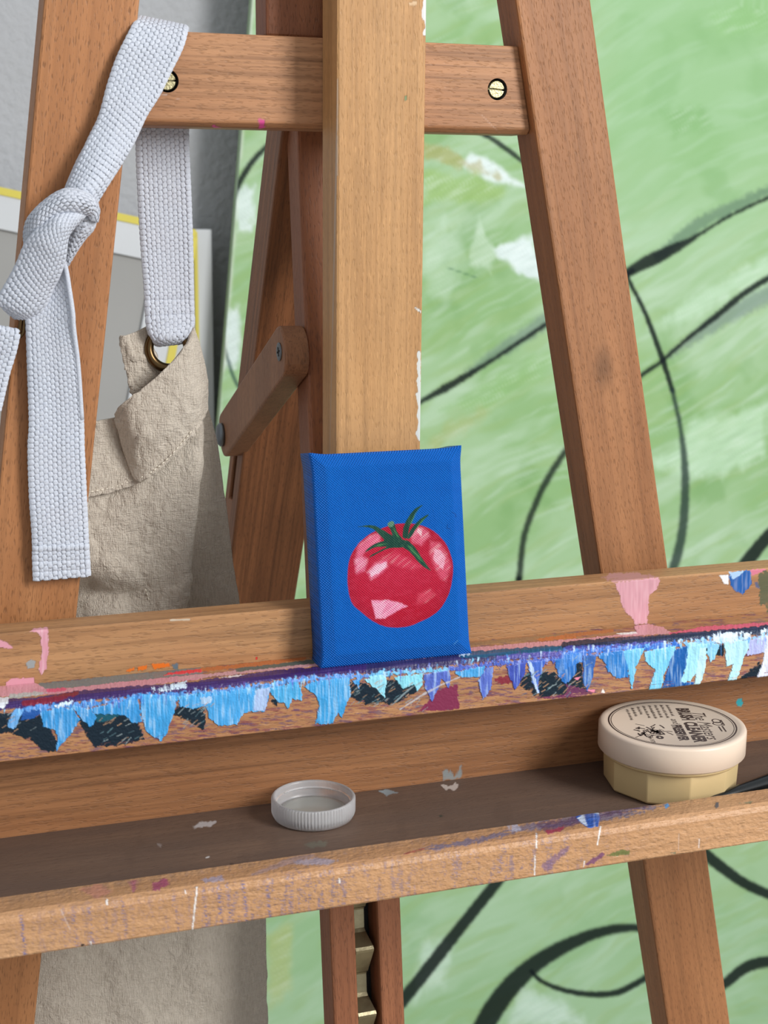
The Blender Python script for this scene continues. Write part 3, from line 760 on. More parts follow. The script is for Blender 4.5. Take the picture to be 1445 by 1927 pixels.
    P.poly(zA((150,690),(400,650),(560,615),(565,640),(330,710),(160,716)), (122, 28, 54), 2, 3)
    P.poly(zA((-20,660),(60,655),(58,705),(20,735),(-20,730)), (222, 228, 236), **T)
    # blue and cyan strokes dragged down the face
    B = dict(soft=1.2, rag=2.6, rs=0.3, hgt=1.0, streak=0.42, tint=(196, 228, 250))
    G = dict(soft=3, rag=7, rs=0.22, hgt=0.9, streak=0.4, tint=(190, 205, 250))
    P.line(zA((150,745),(400,722),(700,700),(1000,655),(1300,640),(1460,620)), 9, (70, 140, 214), **G)
    P.line(zB((-10,565),(400,520),(900,450),(1300,425),(1460,410)), 8, (84, 150, 222), **G)
    P.line(zC((-10,530),(350,505),(600,490)), 7, (110, 190, 232), **G)
    P.line(zC((560,490),(900,455),(1200,430),(1460,405)), 10, (72, 96, 190), **G)
    P.line(zD((-10,690),(300,660),(600,640),(800,625)), 11, (48, 112, 206), **G)
    P.line(zD((860,615),(1100,595),(1300,580),(1460,550)), 8, (130, 190, 232), **G)
    for q, c in ((zA((50,860),(75,790),(110,735),(165,745),(150,790),(100,888)), (112, 176, 236)),
        (zA((285,760),(420,725),(520,735),(572,810),(500,930),(440,990),(402,1045),(410,930),(380,880),(310,870)), BL),
        (zA((510,715),(640,735),(692,800),(650,875),(590,815)), BL),
        (zA((640,735),(880,680),(985,640),(1012,830),(950,842),(890,780),(680,775)), BL),
        (zA((1000,635),(1275,640),(1240,780),(1200,900),(1150,968),(1040,900),(1010,780)), (66, 162, 226)),
        (zA((1265,650),(1450,615),(1450,700),(1320,705)), (84, 176, 232)),
        (zB((-10,585),(200,540),(645,500),(632,560),(600,680),(490,682),(450,692),(400,772),(270,782),(200,722),(180,640),(80,662),(-10,645)), (72, 166, 230)),
        (zB((530,520),(642,508),(602,672),(520,672)), (170, 194, 236)), (zB((140,580),(230,565),(220,620),(150,625)), (172, 206, 240)),
        (zB((638,510),(840,462),(872,560),(862,602),(800,590),(765,660),(745,622),(700,612),(650,560)), (74, 172, 228)),
        (zB((868,500),(960,458),(1205,436),(1212,560),(1150,728),(1125,690),(1080,772),(958,768),(992,640),(960,560)), (64, 162, 224)),
        (zB((1225,458),(1285,448),(1272,512)), BL), (zB((1300,448),(1460,424),(1460,580),(1400,515)), CY),
        (zC((-20,540),(95,528),(102,600),(75,692),(40,642),(-20,600)), CY), (zC((155,548),(362,518),(362,600),(320,655),(300,602),(220,632)), (140, 220, 240)),
        (zC((365,528),(545,498),(562,560),(545,628),(500,560),(430,722),(380,640)), PE), (zC((585,512),(805,466),(795,545),(640,552)), (74, 164, 226)),
        (zC((755,575),(820,478),(866,476),(852,632),(790,712)), PE), (zC((955,470),(1105,438),(1092,520),(1020,645)), (66, 86, 184)),
        (zC((1105,440),(1245,428),(1192,560),(1192,662),(1150,600)), (70, 108, 204)), (zC((1112,440),(1140,440),(1192,660),(1175,665)), (190, 212, 245)),
        (zC((1300,420),(1460,396),(1460,520),(1380,602),(1330,545)), (40, 112, 194)),
        (zD((-20,690),(120,680),(110,740),(-20,800)), (60, 130, 215)), (zD((115,700),(215,690),(190,850),(150,955),(120,900)), (58, 108, 186)),
        (zD((210,690),(440,655),(440,850),(360,862),(300,812),(260,730)), (44, 126, 204)), (zD((400,665),(565,640),(500,780),(468,938),(455,900),(430,740)), (112, 196, 238)),
        (zD((560,670),(785,625),(765,720),(700,830),(682,938),(588,942),(640,800),(560,740)), (122, 206, 242)),
        (zD((775,655),(875,625),(875,740),(820,880),(912,890),(908,918),(685,936),(720,800)), (20, 94, 172)),
        (zD((868,605),(1005,615),(1002,720),(890,882),(815,888),(860,760)), (164, 226, 246)), (zD((960,640),(1002,640),(996,780),(960,902),(912,904),(930,790)), (196, 238, 250)),
        (zD((1000,615),(1105,610),(1062,720),(1030,755),(1010,680)), (140, 206, 238)),
        (zD((1128,595),(1325,585),(1272,720),(1215,885),(1155,888),(1190,760),(1145,778)), (186, 236, 250)),
        (zD((1318,585),(1432,555),(1425,672),(1288,702)), (180, 186, 236)), (zD((1428,555),(1470,550),(1470,858),(1365,858),(1410,730)), (228, 232, 250))):
        P.poly(q, c, **B)
    # white flecks along the crest
    for q in (zA((1090,590),(1330,545),(1330,590),(1100,620)), zA((390,715),(520,680),(520,705),(400,730)), zD((1010,560),(1100,535),(1325,535),(1300,585),(1100,612),(1020,592)), zC((640,385),(700,375),(705,398),(620,405)), zD((1375,520),(1445,500),(1445,540),(1390,540))):
        P.poly(q, (206, 224, 240), 1.2, 5, 0.4, hgt=1.2, dry=0.42)
    rs = np.random.RandomState(12)
    cxl = np.array([0, 150, 340, 620, 720, 900, 1065, 1250, 1445.0]); cyl = np.array([1328, 1318, 1297, 1264, 1257, 1236, 1216, 1203, 1187.0])
    pal = [(70, 150, 226), (120, 200, 240), (40, 96, 176), (200, 226, 246), (86, 104, 196), (28, 52, 92), (170, 214, 242), (98, 70, 150)]
    for k in range(230):
        x = rs.uniform(-5, 1450); y0 = np.interp(x, cxl, cyl) + rs.uniform(2, 14); ln_ = rs.gamma(2.0, 4.0) + 2
        if x < 120 and rs.rand() < 0.6: continue
        c = pal[rs.randint(len(pal))] if x < 1180 else pal[[1, 3, 6, 0][rs.randint(4)]]
        P.line([(x, y0), (x + rs.uniform(-3, 1.5), y0 + ln_)], [rs.uniform(1.5, 4.5), 1.0], c, 1.6, rs.uniform(0.4, 0.85), rag=1.2, rs=0.5, hgt=0.9, seed=k)
    # scratches across the dark scrapes
    for x0, x1, y0, y1, n_ in ((180, 275, 1345, 1400, 26), (330, 400, 1325, 1370, 26), (655, 735, 1285, 1330, 30), (700, 800, 1285, 1340, 40), (975, 1075, 1265, 1315, 40), (1065, 1110, 1240, 1300, 16), (0, 60, 1345, 1380, 10)):
        for k in range(n_):
            x = rs.uniform(x0, x1); y = rs.uniform(y0, y1); l = rs.uniform(5, 16); a = rs.uniform(-0.9, -0.4)
            P.line([(x, y), (x + l*math.cos(a), y + l*math.sin(a))], rs.uniform(0.8, 1.8), [(150, 166, 170), (190, 150, 116), (96, 130, 140)][rs.randint(3)], 1.0, rs.uniform(0.4, 0.85), rag=0.6, rs=0.6, seed=k)
    # bare worn wood breaking through the lower edge
    for k in range(120):
        x = rs.uniform(0, 1445); yb = 1430.6 - 0.1077*x; y = yb - rs.gamma(1.5, 6.0); l = rs.uniform(8, 26)
        P.line([(x, y), (x + l, y - 0.1*l + rs.uniform(-2, 2))], [rs.uniform(0.8, 2.0), 0.6], [(70, 36, 60), (96, 60, 110), (206, 160, 118), (130, 76, 70), (60, 62, 84)][rs.randint(5)], 1.2, rs.uniform(0.35, 0.8), rag=1.0, rs=0.4, seed=k)
    P.poly(zD((55,860),(100,850),(85,876)), (236, 140, 166), 1, 1); P.poly(zD((138,944),(212,940),(200,962)), (236, 140, 166), 1, 1)
    P.poly(zD((250,965),(262,935),(278,965)), (236, 230, 226), 1, 1)
    P.line(zC((140,750),(260,640),(370,570)), [2, 3, 2], (150, 170, 176), 1.5, 0.7, rag=1.5); P.line(zC((200,780),(420,640),(630,545)), [2, 4, 3], (196, 196, 200), 1.5, 0.7, rag=1.5)
    tip = P.a; hh = P.h*(0.35 + 0.65*fbm(u*0.35, v*0.08, 41, 3)) + 0.25*tip*fbm(u*0.3, v*0.3, 44, 2)
    return P.rgba(), hh
pf = path((-15.2, -18.2, 0.4), (-36.2, -18.2, 0.25), (-38.2, -18.8, 0.25), (-39.6, -20.6, 0.3), (-40, -23, 0.3), (-40, -41.6, 0.3), (-39.5, -42.1, 0), (-0.1, -42.1, 0), (-0.1, -18.6, 0), (-15.0, -18.6, 0))
M_ledge = wood('paint_crusted_ledge_wood', (200, 150, 106), (176, 124, 84), 0, fleck=0.5, lines=0.6, paint=True, rough=0.45)
beam('canvas_ledge', pf, xs_vis(0.34, a=-290, b=295), M_ledge, ledge_paint, 0.55)

def back_paint(u, v):
    P = Paint(u, v)
    P.poly(zm(1065, 1050, S4, (1215,1035),(1225,1010),(1255,1005),(1268,1040),(1255,1065),(1225,1060)), (60, 170, 180), 1.5, 1)
    s = lambda *p: zm(700, 1440, 1.94, *p)
    P.poly(s((255,20),(280,15),(300,40),(320,0),(330,-5),(325,50),(260,55)), (130, 150, 156), 3, 4, alpha=0.7, dry=0.4)
    return P.rgba(), P.h
pf = path((-12, -87.4, 0.7), (-12, -41.9, 0), (-1, -41.9, 0), (-1, -94, 0), (-12, -94, 0))
beam('tray_back', pf, xs_vis(0.7), M_back, back_paint)

def tfloor_paint(u, v):
    P = Paint(u, v)
    s6 = lambda *p: zm(0, 1540, 2.007, *p); s7 = lambda *p: zm(700, 1440, 1.94, *p)
    P.poly(s6((727,28),(760,12),(818,12),(800,30),(735,38)), (192, 190, 192), 3, 3, alpha=0.8)
    P.poly(s6((592,95),(612,95),(605,112)), (150, 142, 140), 3, 2, alpha=0.6); P.line(s6((780,148),(788,146)), 3, (205, 200, 198), 1.5)
    P.poly(s7((25,95),(60,88),(95,100),(55,112)), (142, 162, 172), 2, 2); P.poly(s7((250,70),(290,75),(305,62),(318,75),(300,92),(265,88)), (196, 186, 180), 2, 3, alpha=0.9)
    P.poly(s7((235,182),(262,184),(250,190)), (48, 58, 52), 1.5, 1); P.poly(s6((1150,95),(1230,85),(1230,105),(1160,112)), (112, 124, 108), 5, 4, alpha=0.45)
    P.poly(s6((866,172),(880,171),(878,178)), (40, 44, 46), 1.5, 1)
    g = fbm(u*0.02, v*0.02, 4); P.field(sstep(0.6, 0.75, g)*0.3, (86, 72, 64))
    return P.rgba(), P.h
pf = path((-12, -87.4, 0), (-12, -94, 0), (-85, -94, 0), (-85, -87.4, 0.7))
beam('tray_floor', pf, xs_vis(0.7), M_floor_t, tfloor_paint)

def lip_paint(u, v):
    u, v = fold(u, v, 0.152)
    P = Paint(u, v); s6 = lambda *p: zm(0, 1540, 2.007, *p); s7 = lambda *p: zm(700, 1440, 1.94, *p)
    fac = (v - (1694 - 0.149*u))            # px below the inner edge
    n1 = fbm(u*0.16, v*0.03, 7, 3)*1.0; n2 = fbm(u*0.25, v*0.6, 17, 3); n3 = fbm(u*0.008, v*0.008, 23, 3)
    reg = np.clip(np.exp(-((u-560)/230)**2) + 0.8*np.exp(-((u-960)/170)**2) + 0.45*np.exp(-((u-150)/150)**2), 0, 1)
    P.field(sstep(0.53, 0.66, 0.5*n1 + 0.5*n2)*reg*0.6*sstep(22, 45, fac), (104, 104, 140))
    for cx_, a in ((42, 0.9), (140, 0.5), (170, 0.5), (232, 0.6), (385, 0.6), (412, 0.7), (430, 0.7), (460, 0.8), (503, 0.7), (330, 0.4), (545, 0.5), (120, 0.4)):
        m = np.exp(-((u - cx_ - 0.1*(fac-60))/3.4)**2)*sstep(0.42, 0.6, n2)*a*sstep(24, 40, fac); P.field(m, (98, 104, 152))
    # horizontal worn marks
    P.poly(s6((300,270),(380,245),(430,280),(360,305)), (196, 128, 120), 6, 5, alpha=0.5); P.poly(s6((485,240),(520,232),(522,270),(500,280)), (168, 92, 120), 3, 4, alpha=0.75, dry=0.3)
    P.poly(s6((570,250),(600,232),(632,222),(636,250),(590,275),(575,275)), (160, 72, 112), 2, 4, alpha=0.85, dry=0.33, sang=0.7)
    P.poly(s6((760,232),(840,215),(850,235),(780,245)), (168, 164, 188), 3, 4, alpha=0.7, dry=0.3); P.poly(s6((1110,160),(1200,150),(1275,160),(1240,178),(1120,175)), (170, 166, 186), 4, 4, alpha=0.7)
    P.line(s6((950,215),(1090,165),(1180,140)), [6, 12, 6], (150, 140, 160), 4, 0.4, rag=3)
    for q, w in (((744, 262), (736, 330)), 3.2), (((736, 330), (726, 420)), 3.6), (((700, 272), (702, 284)), 2.5), (((404, 308), (404, 325)), 4), (((1280, 228), (1281, 242)), 4), (((342, 468), (345, 484)), 3): 
        P.line(s6(*q), w, (232, 228, 224), 1.2, 0.95, rag=1.6, rs=0.5, hgt=0.6)
    P.line(s6((230,345),(265,420)), 2, (214, 196, 182), 2, 0.5)
    P.line(s6((308,478),(314,477)), 4, (40, 34, 32), 1.5)
    P.poly(s7((170,300),(260,285),(400,262),(560,215),(700,190),(850,160),(1000,150),(1060,148),(980,180),(860,200),(700,225),(560,240),(380,285),(200,315)), (104, 108, 140), 5, 7, alpha=0.75, dry=0.40, sang=1.42)
    P.poly(s7((590,215),(740,185),(900,155),(1010,150),(900,180),(760,215),(640,245)), (84, 56, 96), 5, 6, alpha=0.7, dry=0.38, sang=1.42)
    P.poly(s7((630,240),(700,225),(690,242),(640,252)), (160, 56, 84), 2, 3, alpha=0.9); P.line(s7((115,325),(190,305)), 3, (160, 70, 70), 2, 0.7, rag=1.5)
    P.poly(s7((745,190),(775,170),(820,168),(832,190),(825,225),(790,230),(765,215)), (44, 96, 186), 1.2, 1.5, hgt=1.0, streak=0.3)
    P.poly(s7((750,195),(770,180),(780,200),(785,222),(768,216)), (206, 222, 244), 1.2, 2, hgt=1.0); P.line(s7((790,172),(825,176)), 3, (196, 216, 240), 1.2, rag=1)
    P.line(s7((834,225),(822,290)), [3, 2.5], (238, 236, 234), 1.2, 0.95, hgt=0.5); P.line(s7((600,250),(600,300)), 3, (230, 228, 226), 1.2, 0.9, rag=1.6, rs=0.5)
    P.line(s7((595,330),(593,400)), 3, (226, 222, 222), 1.2, 0.85, rag=1.8, rs=0.5); P.line(s7((775,350),(772,370)), 2.5, (226, 222, 222), 1.2, 0.8)
    P.line(s7((1195,270),(1193,300)), 3, (222, 206, 196), 1.2, 0.7); P.line(s7((1120,250),(1118,310)), 2, (214, 190, 176), 1.5, 0.5)
    P.poly(s7((490,215),(530,210),(545,240),(510,245)), (186, 186, 204), 3, 4, alpha=0.8, dry=0.35)
    P.poly(s7((770,365),(800,345),(840,318),(850,325),(810,360)), (104, 56, 108), 2, 3, alpha=0.8); P.poly(s7((610,370),(700,300),(730,290),(700,330),(640,390)), (104, 84, 132), 4, 5, alpha=0.6, dry=0.38)
    P.poly(s7((850,330),(900,310),(942,312),(935,326),(880,334)), (96, 112, 60), 1.5, 3, alpha=0.85, dry=0.25); P.poly(s7((1080,320),(1110,315),(1108,324)), (70, 100, 80), 1.5, 2, alpha=0.8)
    P.poly(s7((1066,145),(1080,138),(1086,150),(1072,160)), (84, 150, 206), 1.2, 1); P.poly(s7((1030,135),(1050,132),(1052,142)), (70, 120, 170), 1.2, 1)
    P.poly(s7((1250,150),(1256,136),(1266,136),(1266,152),(1256,160)), (64, 74, 90), 1.2, 0.5, hgt=1.2); P.poly(s7((1200,112),(1290,98),(1300,104),(1215,118)), (202, 206, 206), 1.2, 2)
    P.poly(s7((1340,140),(1395,130),(1380,142)), (96, 118, 92), 2, 2, alpha=0.7)
    P.field(np.exp(-((fac-4)/7)**2)*0.35*sstep(0.4, 0.6, n1), (126, 104, 90))
    P.field(sstep(0.68, 0.76, fbm(u*0.3, v*0.3, 61, 2))*0.3*reg, (120, 110, 130))
    P.line([(-10, 1811), (120, 1790)], 3, (60, 110, 80), 2, 0.8)
    hh = P.h*0.5 + 0.5*fbm(u*0.22, v*0.3, 71, 2)
    return P.rgba(), hh
pf = path((-84.5, -87.3, 0.5), (-84.5, -80.2, 0.35), (-85.6, -78.7, 0.35), (-101.5, -76.9, 0.35), (-103.8, -77.6, 0.35), (-105, -79.6, 0.35), (-105, -93.2, 0.35), (-104.4, -94, 0), (-84.5, -94, 0))
beam('tray_lip', pf, xs_vis(0.45, a=-290, b=295), M_lip, lip_paint, 0.28)

# ------------------------------------------------------------------ small canvas with the painted tomato
def tomato_canvas():
    w, h, dep = 69.5, 93.5, 17.0
    lean = math.radians(10.5)
    t = thing('mini_canvas', 'small blue canvas with a painted red tomato standing on the easel ledge', 'painting', tuple(mm(-2.3, -18.5, -17.9)))
    ex = np.array([1.0, 0, 0]); ez = np.array([0, math.sin(lean), math.cos(lean)]); en = np.array([0, -math.cos(lean), math.sin(lean)])
    base = mm(-1.9, -37.0 + 1.0, -17.7)
    st = 0.27; n = int(w/st) + 1; m = int(h/st) + 1
    X = np.linspace(-w/2, w/2, n); Z = np.linspace(0, h, m); XX, ZZ = np.meshgrid(X, Z, indexing='ij')
    eX = w/2 - np.abs(XX); eZ = np.minimum(ZZ, h - ZZ); e = np.minimum(eX, eZ)
    drop = 2.3*np.where(e < 5.2, 1 - e/5.8, 0.1035*np.exp(-(e-5.2)/0.6))
    rr_ = 1.1; q = np.clip(1 - e/rr_, 0, 0.93); drop = drop + rr_*(1 - np.sqrt(np.clip(1 - q*q, 0, 1)))
    dep_f = -drop + 0.25*(fbm(XX*0.05, ZZ*0.05, 3, 2) - 0.5)
    # padded corners stick out a touch
    cor = np.exp(-((eX/4.0)**2 + (eZ/4.0)**2)); 
    XX2 = XX + np.sign(XX)*0.9*cor; ZZ2 = ZZ + np.where(ZZ > h/2, 0.9, 0)*cor
    V = base + (XX2[..., None]*ex + ZZ2[..., None]*ez + dep_f[..., None]*en)/1000
    V = V.reshape(-1, 3); u, v = proj(V)
    P = Paint(u, v, (2, 96, 190))
    g = fbm(u*0.02, v*0.05, 2); P.field(sstep(0.4, 0.7, g)*0.35, (2, 90, 182)); P.field(sstep(0.5, 0.75, fbm(u*0.05, v*0.02, 9))*0.25, (8, 106, 200))
    k = lambda *p: zm(560, 820, 4.1286, *p)
    def smooth(pts, s=5):
        pts = np.array(pts + pts[:1], float); return cr(pts, np.linspace(0, len(pts)-1, (len(pts)-1)*s + 1))[:-1]
    out = smooth(k((480,830),(560,765),(650,722),(740,692),(830,681),(930,690),(1020,720),(1090,770),(1150,840),(1190,930),(1207,1030),(1195,1150),(1165,1250),(1110,1340),(1040,1400),(960,1440),(870,1478),(760,1490),(660,1475),(570,1430),(490,1365),(430,1310),(400,1230),(388,1120),(395,1000),(425,910)))
    P.poly(out, (190, 30, 60), 1.6, 0.5)
    # tonal modelling brushed inside the outline
    inside = Paint(u, v); inside.poly(out, (255, 255, 255), 1.6); mk = inside.a
    cx, cy = 560 + 790/4.1286, 820 + 1090/4.1286
    rr2 = np.hypot((u-cx)/100, (v-cy)/97)
    P.field(mk*sstep(0.72, 1.0, rr2)*0.55, (164, 22, 50))
    P.field(mk*np.exp(-(((u-cx-30)/55)**2 + ((v-cy-70)/26)**2))*0.6, (184, 18, 44))
    P.field(mk*np.exp(-(((u-cx+10)/70)**2 + ((v-cy+8)/34)**2))*0.45, (204, 46, 78))
    P.field(mk*sstep(0.45, 0.7, fbm(u*0.09+v*0.05, v*0.16, 4))*0.22, (210, 60, 90))
    def hi(pts, c, a, soft, rag=1.5): P.poly(k(*pts), c, soft, rag, alpha=a, streak=0.25, sang=0.9)
    hi(((470,850),(560,780),(640,750),(640,830),(560,870),(500,930),(450,980)), (240, 122, 156), 0.8, 9)
    hi(((440,960),(500,930),(545,960),(520,1050),(455,1070)), (238, 124, 160), 0.75, 8)
    hi(((455,960),(510,950),(520,1000),(460,1040)), (246, 160, 188), 0.6, 6)
    hi(((540,1060),(600,990),(690,960),(700,1020),(640,1080),(570,1120)), (238, 112, 150), 0.8, 8)
    hi(((555,1060),(610,1005),(690,980),(688,1020),(630,1070),(575,1095)), (250, 190, 214), 0.9, 3)
    hi(((870,760),(930,700),(1010,740),(1030,780),(960,850),(890,830)), (238, 116, 146), 0.75, 8)
    hi(((935,715),(968,740),(960,778),(925,745)), (248, 196, 206), 0.9, 3)
    hi(((1030,820),(1100,830),(1160,920),(1190,1020),(1150,1130),(1110,1110),(1060,1010),(1030,920)), (234, 100, 130), 0.7, 9)
    hi(((1060,880),(1110,885),(1150,950),(1130,1040),(1085,1000),(1055,960)), (250, 176, 198), 0.92, 3.5)
    hi(((575,1280),(700,1275),(800,1300),(855,1325),(770,1360),(680,1420),(605,1420)), (248, 152, 188), 0.92, 3.5)
    hi(((590,1300),(690,1300),(650,1400),(610,1410)), (252, 186, 212), 0.6, 5)
    hi(((940,1230),(1030,1190),(1060,1230),(1000,1290),(930,1300)), (232, 86, 112), 0.6, 10)
    hi(((640,950),(760,900),(960,1010),(900,1040),(760,1010)), (230, 76, 108), 0.5, 10)
    gd = (30, 74, 62); gl = (74, 138, 84)
    for pts in (((470,708),(540,695),(600,700),(660,730),(720,765),(790,800),(870,820),(860,850),(800,870),(740,870),(690,880),(640,905),(560,945),(575,925),(640,890),(690,862),(600,868),(525,905),(560,865),(610,835),(670,815),(655,790),(620,755),(580,722),(530,710)),
                ((815,790),(820,720),(850,650),(890,590),(930,555),(972,538),(930,580),(895,640),(870,710),(855,780),(845,800)),
                ((850,800),(870,740),(910,690),(960,640),(1018,612),(980,655),(930,710),(890,770),(865,800)),
                ((700,690),(745,672),(770,740),(810,800),(790,830),(750,800),(725,740)), ((800,850),(860,825),(915,870),(960,940),(1000,1000),(1035,1048),(975,1015),(920,960),(870,900),(820,870))):
        P.poly(smooth(k(*pts), 3), gd, 1.2, 0.6, streak=0.12, tint=(110, 160, 120))
    for pts in (((845,845),(880,862),(935,925),(990,995),(940,955),(880,890)), ((870,690),(905,620),(950,560),(915,610),(885,680)), ((900,745),(945,680),(1000,625),(950,690)), ((590,860),(640,840),(690,840),(640,855)), ((740,700),(765,750),(790,795),(770,780),(748,735))):
        P.poly(k(*pts), gl, 2, 0.6, alpha=0.85)
    P.poly(smooth(k((697,685),(715,668),(742,665),(750,685),(735,708),(708,708)), 3), (98, 140, 116), 1.2, 0.3)
    P.line(k((1200,595),(1225,610),(1228,630)), 1.6, (8, 66, 140), 1, 0.8); P.line(k((1165,690),(1160,718),(1185,722)), 1.6, (8, 66, 140), 1, 0.8)
    P.line(k((1215,1620),(1245,1590)), 2, (70, 140, 210), 1.2, 0.7)
    me_rgba = P.rgba(); nv = len(V)
    # sides: border loop pushed back
    bd = [i*m for i in range(n)] + [(n-1)*m + j for j in range(1, m)] + [i*m + m-1 for i in range(n-2, -1, -1)] + [j for j in range(m-2, 0, -1)]
    Vb = V[bd]; depth0 = dep_f.reshape(-1)[bd]
    rows = [V]; levels = (5.0, dep*0.6, dep)
    for d in levels: rows.append(Vb - ((d + 0*depth0)[:, None] + depth0[:, None]*1.0)*en/1000)
    F = [tuple(f) for f in grid_faces(n, m)]; nb = len(bd)
    prev = bd
    for li in range(len(levels)):
        cur = [nv + li*nb + i for i in range(nb)]
        F += [(prev[i], cur[i], cur[(i+1) % nb], prev[(i+1) % nb]) for i in range(nb)]
        prev = cur
    F.append(tuple(prev))
    V2 = np.concatenate(rows); me = mesh_np('stretched_canvas', V2, F, True); fix_normals(me)
    rg = np.concatenate([me_rgba, np.tile(np.append(lin((2, 90, 180)), 1), (nb*len(levels), 1))]); set_attr(me, 'paint', rg)
    link('stretched_canvas', me, painted('blue_canvas_paint', 0.42, 0.9, 820.0, 0.22), t)
tomato_canvas()

# ------------------------------------------------------------------ bottle cap
def bottle_cap():
    c = mm(-40.3, -31.2, -87.35)
    t = thing('bottle_cap', 'upturned translucent ribbed plastic bottle cap on the tray floor', 'bottle cap', tuple(c))
    N = NT('translucent_plastic'); N.b.inputs['Base Color'].default_value = (0.95, 0.95, 0.97, 1); N.b.inputs['Roughness'].default_value = 0.3
    N.b.inputs['Transmission Weight'].default_value = 0.75; N.b.inputs['IOR'].default_value = 1.4
    N.b.inputs['Subsurface Weight'].default_value = 0.0; N.b.inputs['Subsurface Scale'].default_value = 0.003
    R = 0.0186; h = 0.0098
    prof = [(0, 0), (R-0.0022, 0), (R-0.0008, 0.0006), (R-0.0001, 0.0020), (R, 0.0030), (R, h-0.0008), (R-0.0003, h-0.0002), (R-0.0008, h), (R-0.0014, h-0.0003), (R-0.0016, h-0.001), (R-0.0017, 0.0042)]
    lathe('wall', prof + [(R-0.0018, 0.0030), (R-0.0030, 0.0018), (0, 0.0018)], 720, N.m, t, ribs=((4, 5), 80, 0.00022))
    N2 = NT('clear_plastic'); N2.b.inputs['Base Color'].default_value = (0.72, 0.74, 0.70, 1); N2.b.inputs['Roughness'].default_value = 0.06; N2.b.inputs['Transmission Weight'].default_value = 0.6
    lathe('liner', [(0, 0.0020), (R-0.0055, 0.0020), (R-0.0052, 0.0024), (R-0.0046, 0.0024), (R-0.0044, 0.0020), (R-0.0032, 0.0020), (R-0.0032, 0.0030), (R-0.0058, 0.0030), (0, 0.0030)][::-1], 72, N2.m, t)
    lathe('thread', [(R-0.0017, 0.0060), (R-0.0023, 0.0064), (R-0.0023, 0.0067), (R-0.0017, 0.0070)], 72, N.m, t)
bottle_cap()

# ------------------------------------------------------------------ cream jar of brush soap
def text_mesh(name, body, size, mat, parent, loc, rot, shear=0.0, sx=1.0, arc=None, bold=0.0):
    cu = bpy.data.curves.new('t', 'FONT'); cu.body = body; cu.size = size; cu.align_x = 'CENTER'; cu.align_y = 'CENTER'; cu.shear = shear
    cu.offset = bold; cu.extrude = 0.00003; cu.resolution_u = 3
    o = bpy.data.objects.new('t', cu); col.objects.link(o)
    dg = bpy.context.evaluated_depsgraph_get(); me = bpy.data.meshes.new_from_object(o.evaluated_get(dg)); bpy.data.objects.remove(o, do_unlink=True)
    V = np.empty(len(me.vertices)*3, np.float32); me.vertices.foreach_get('co', V); V = V.reshape(-1, 3)
    V[:, 0] *= sx
    if arc:
        a = V[:, 0]/arc; r = arc + V[:, 1]; V[:, 0] = r*np.sin(a); V[:, 1] = r*np.cos(a) - arc
    me.vertices.foreach_set('co', V.ravel()); me.update()
    k = bpy.data.objects.new(name, me); col.objects.link(k); me.materials.append(mat); k.parent = parent
    k.location = loc; k.rotation_euler = rot; return k
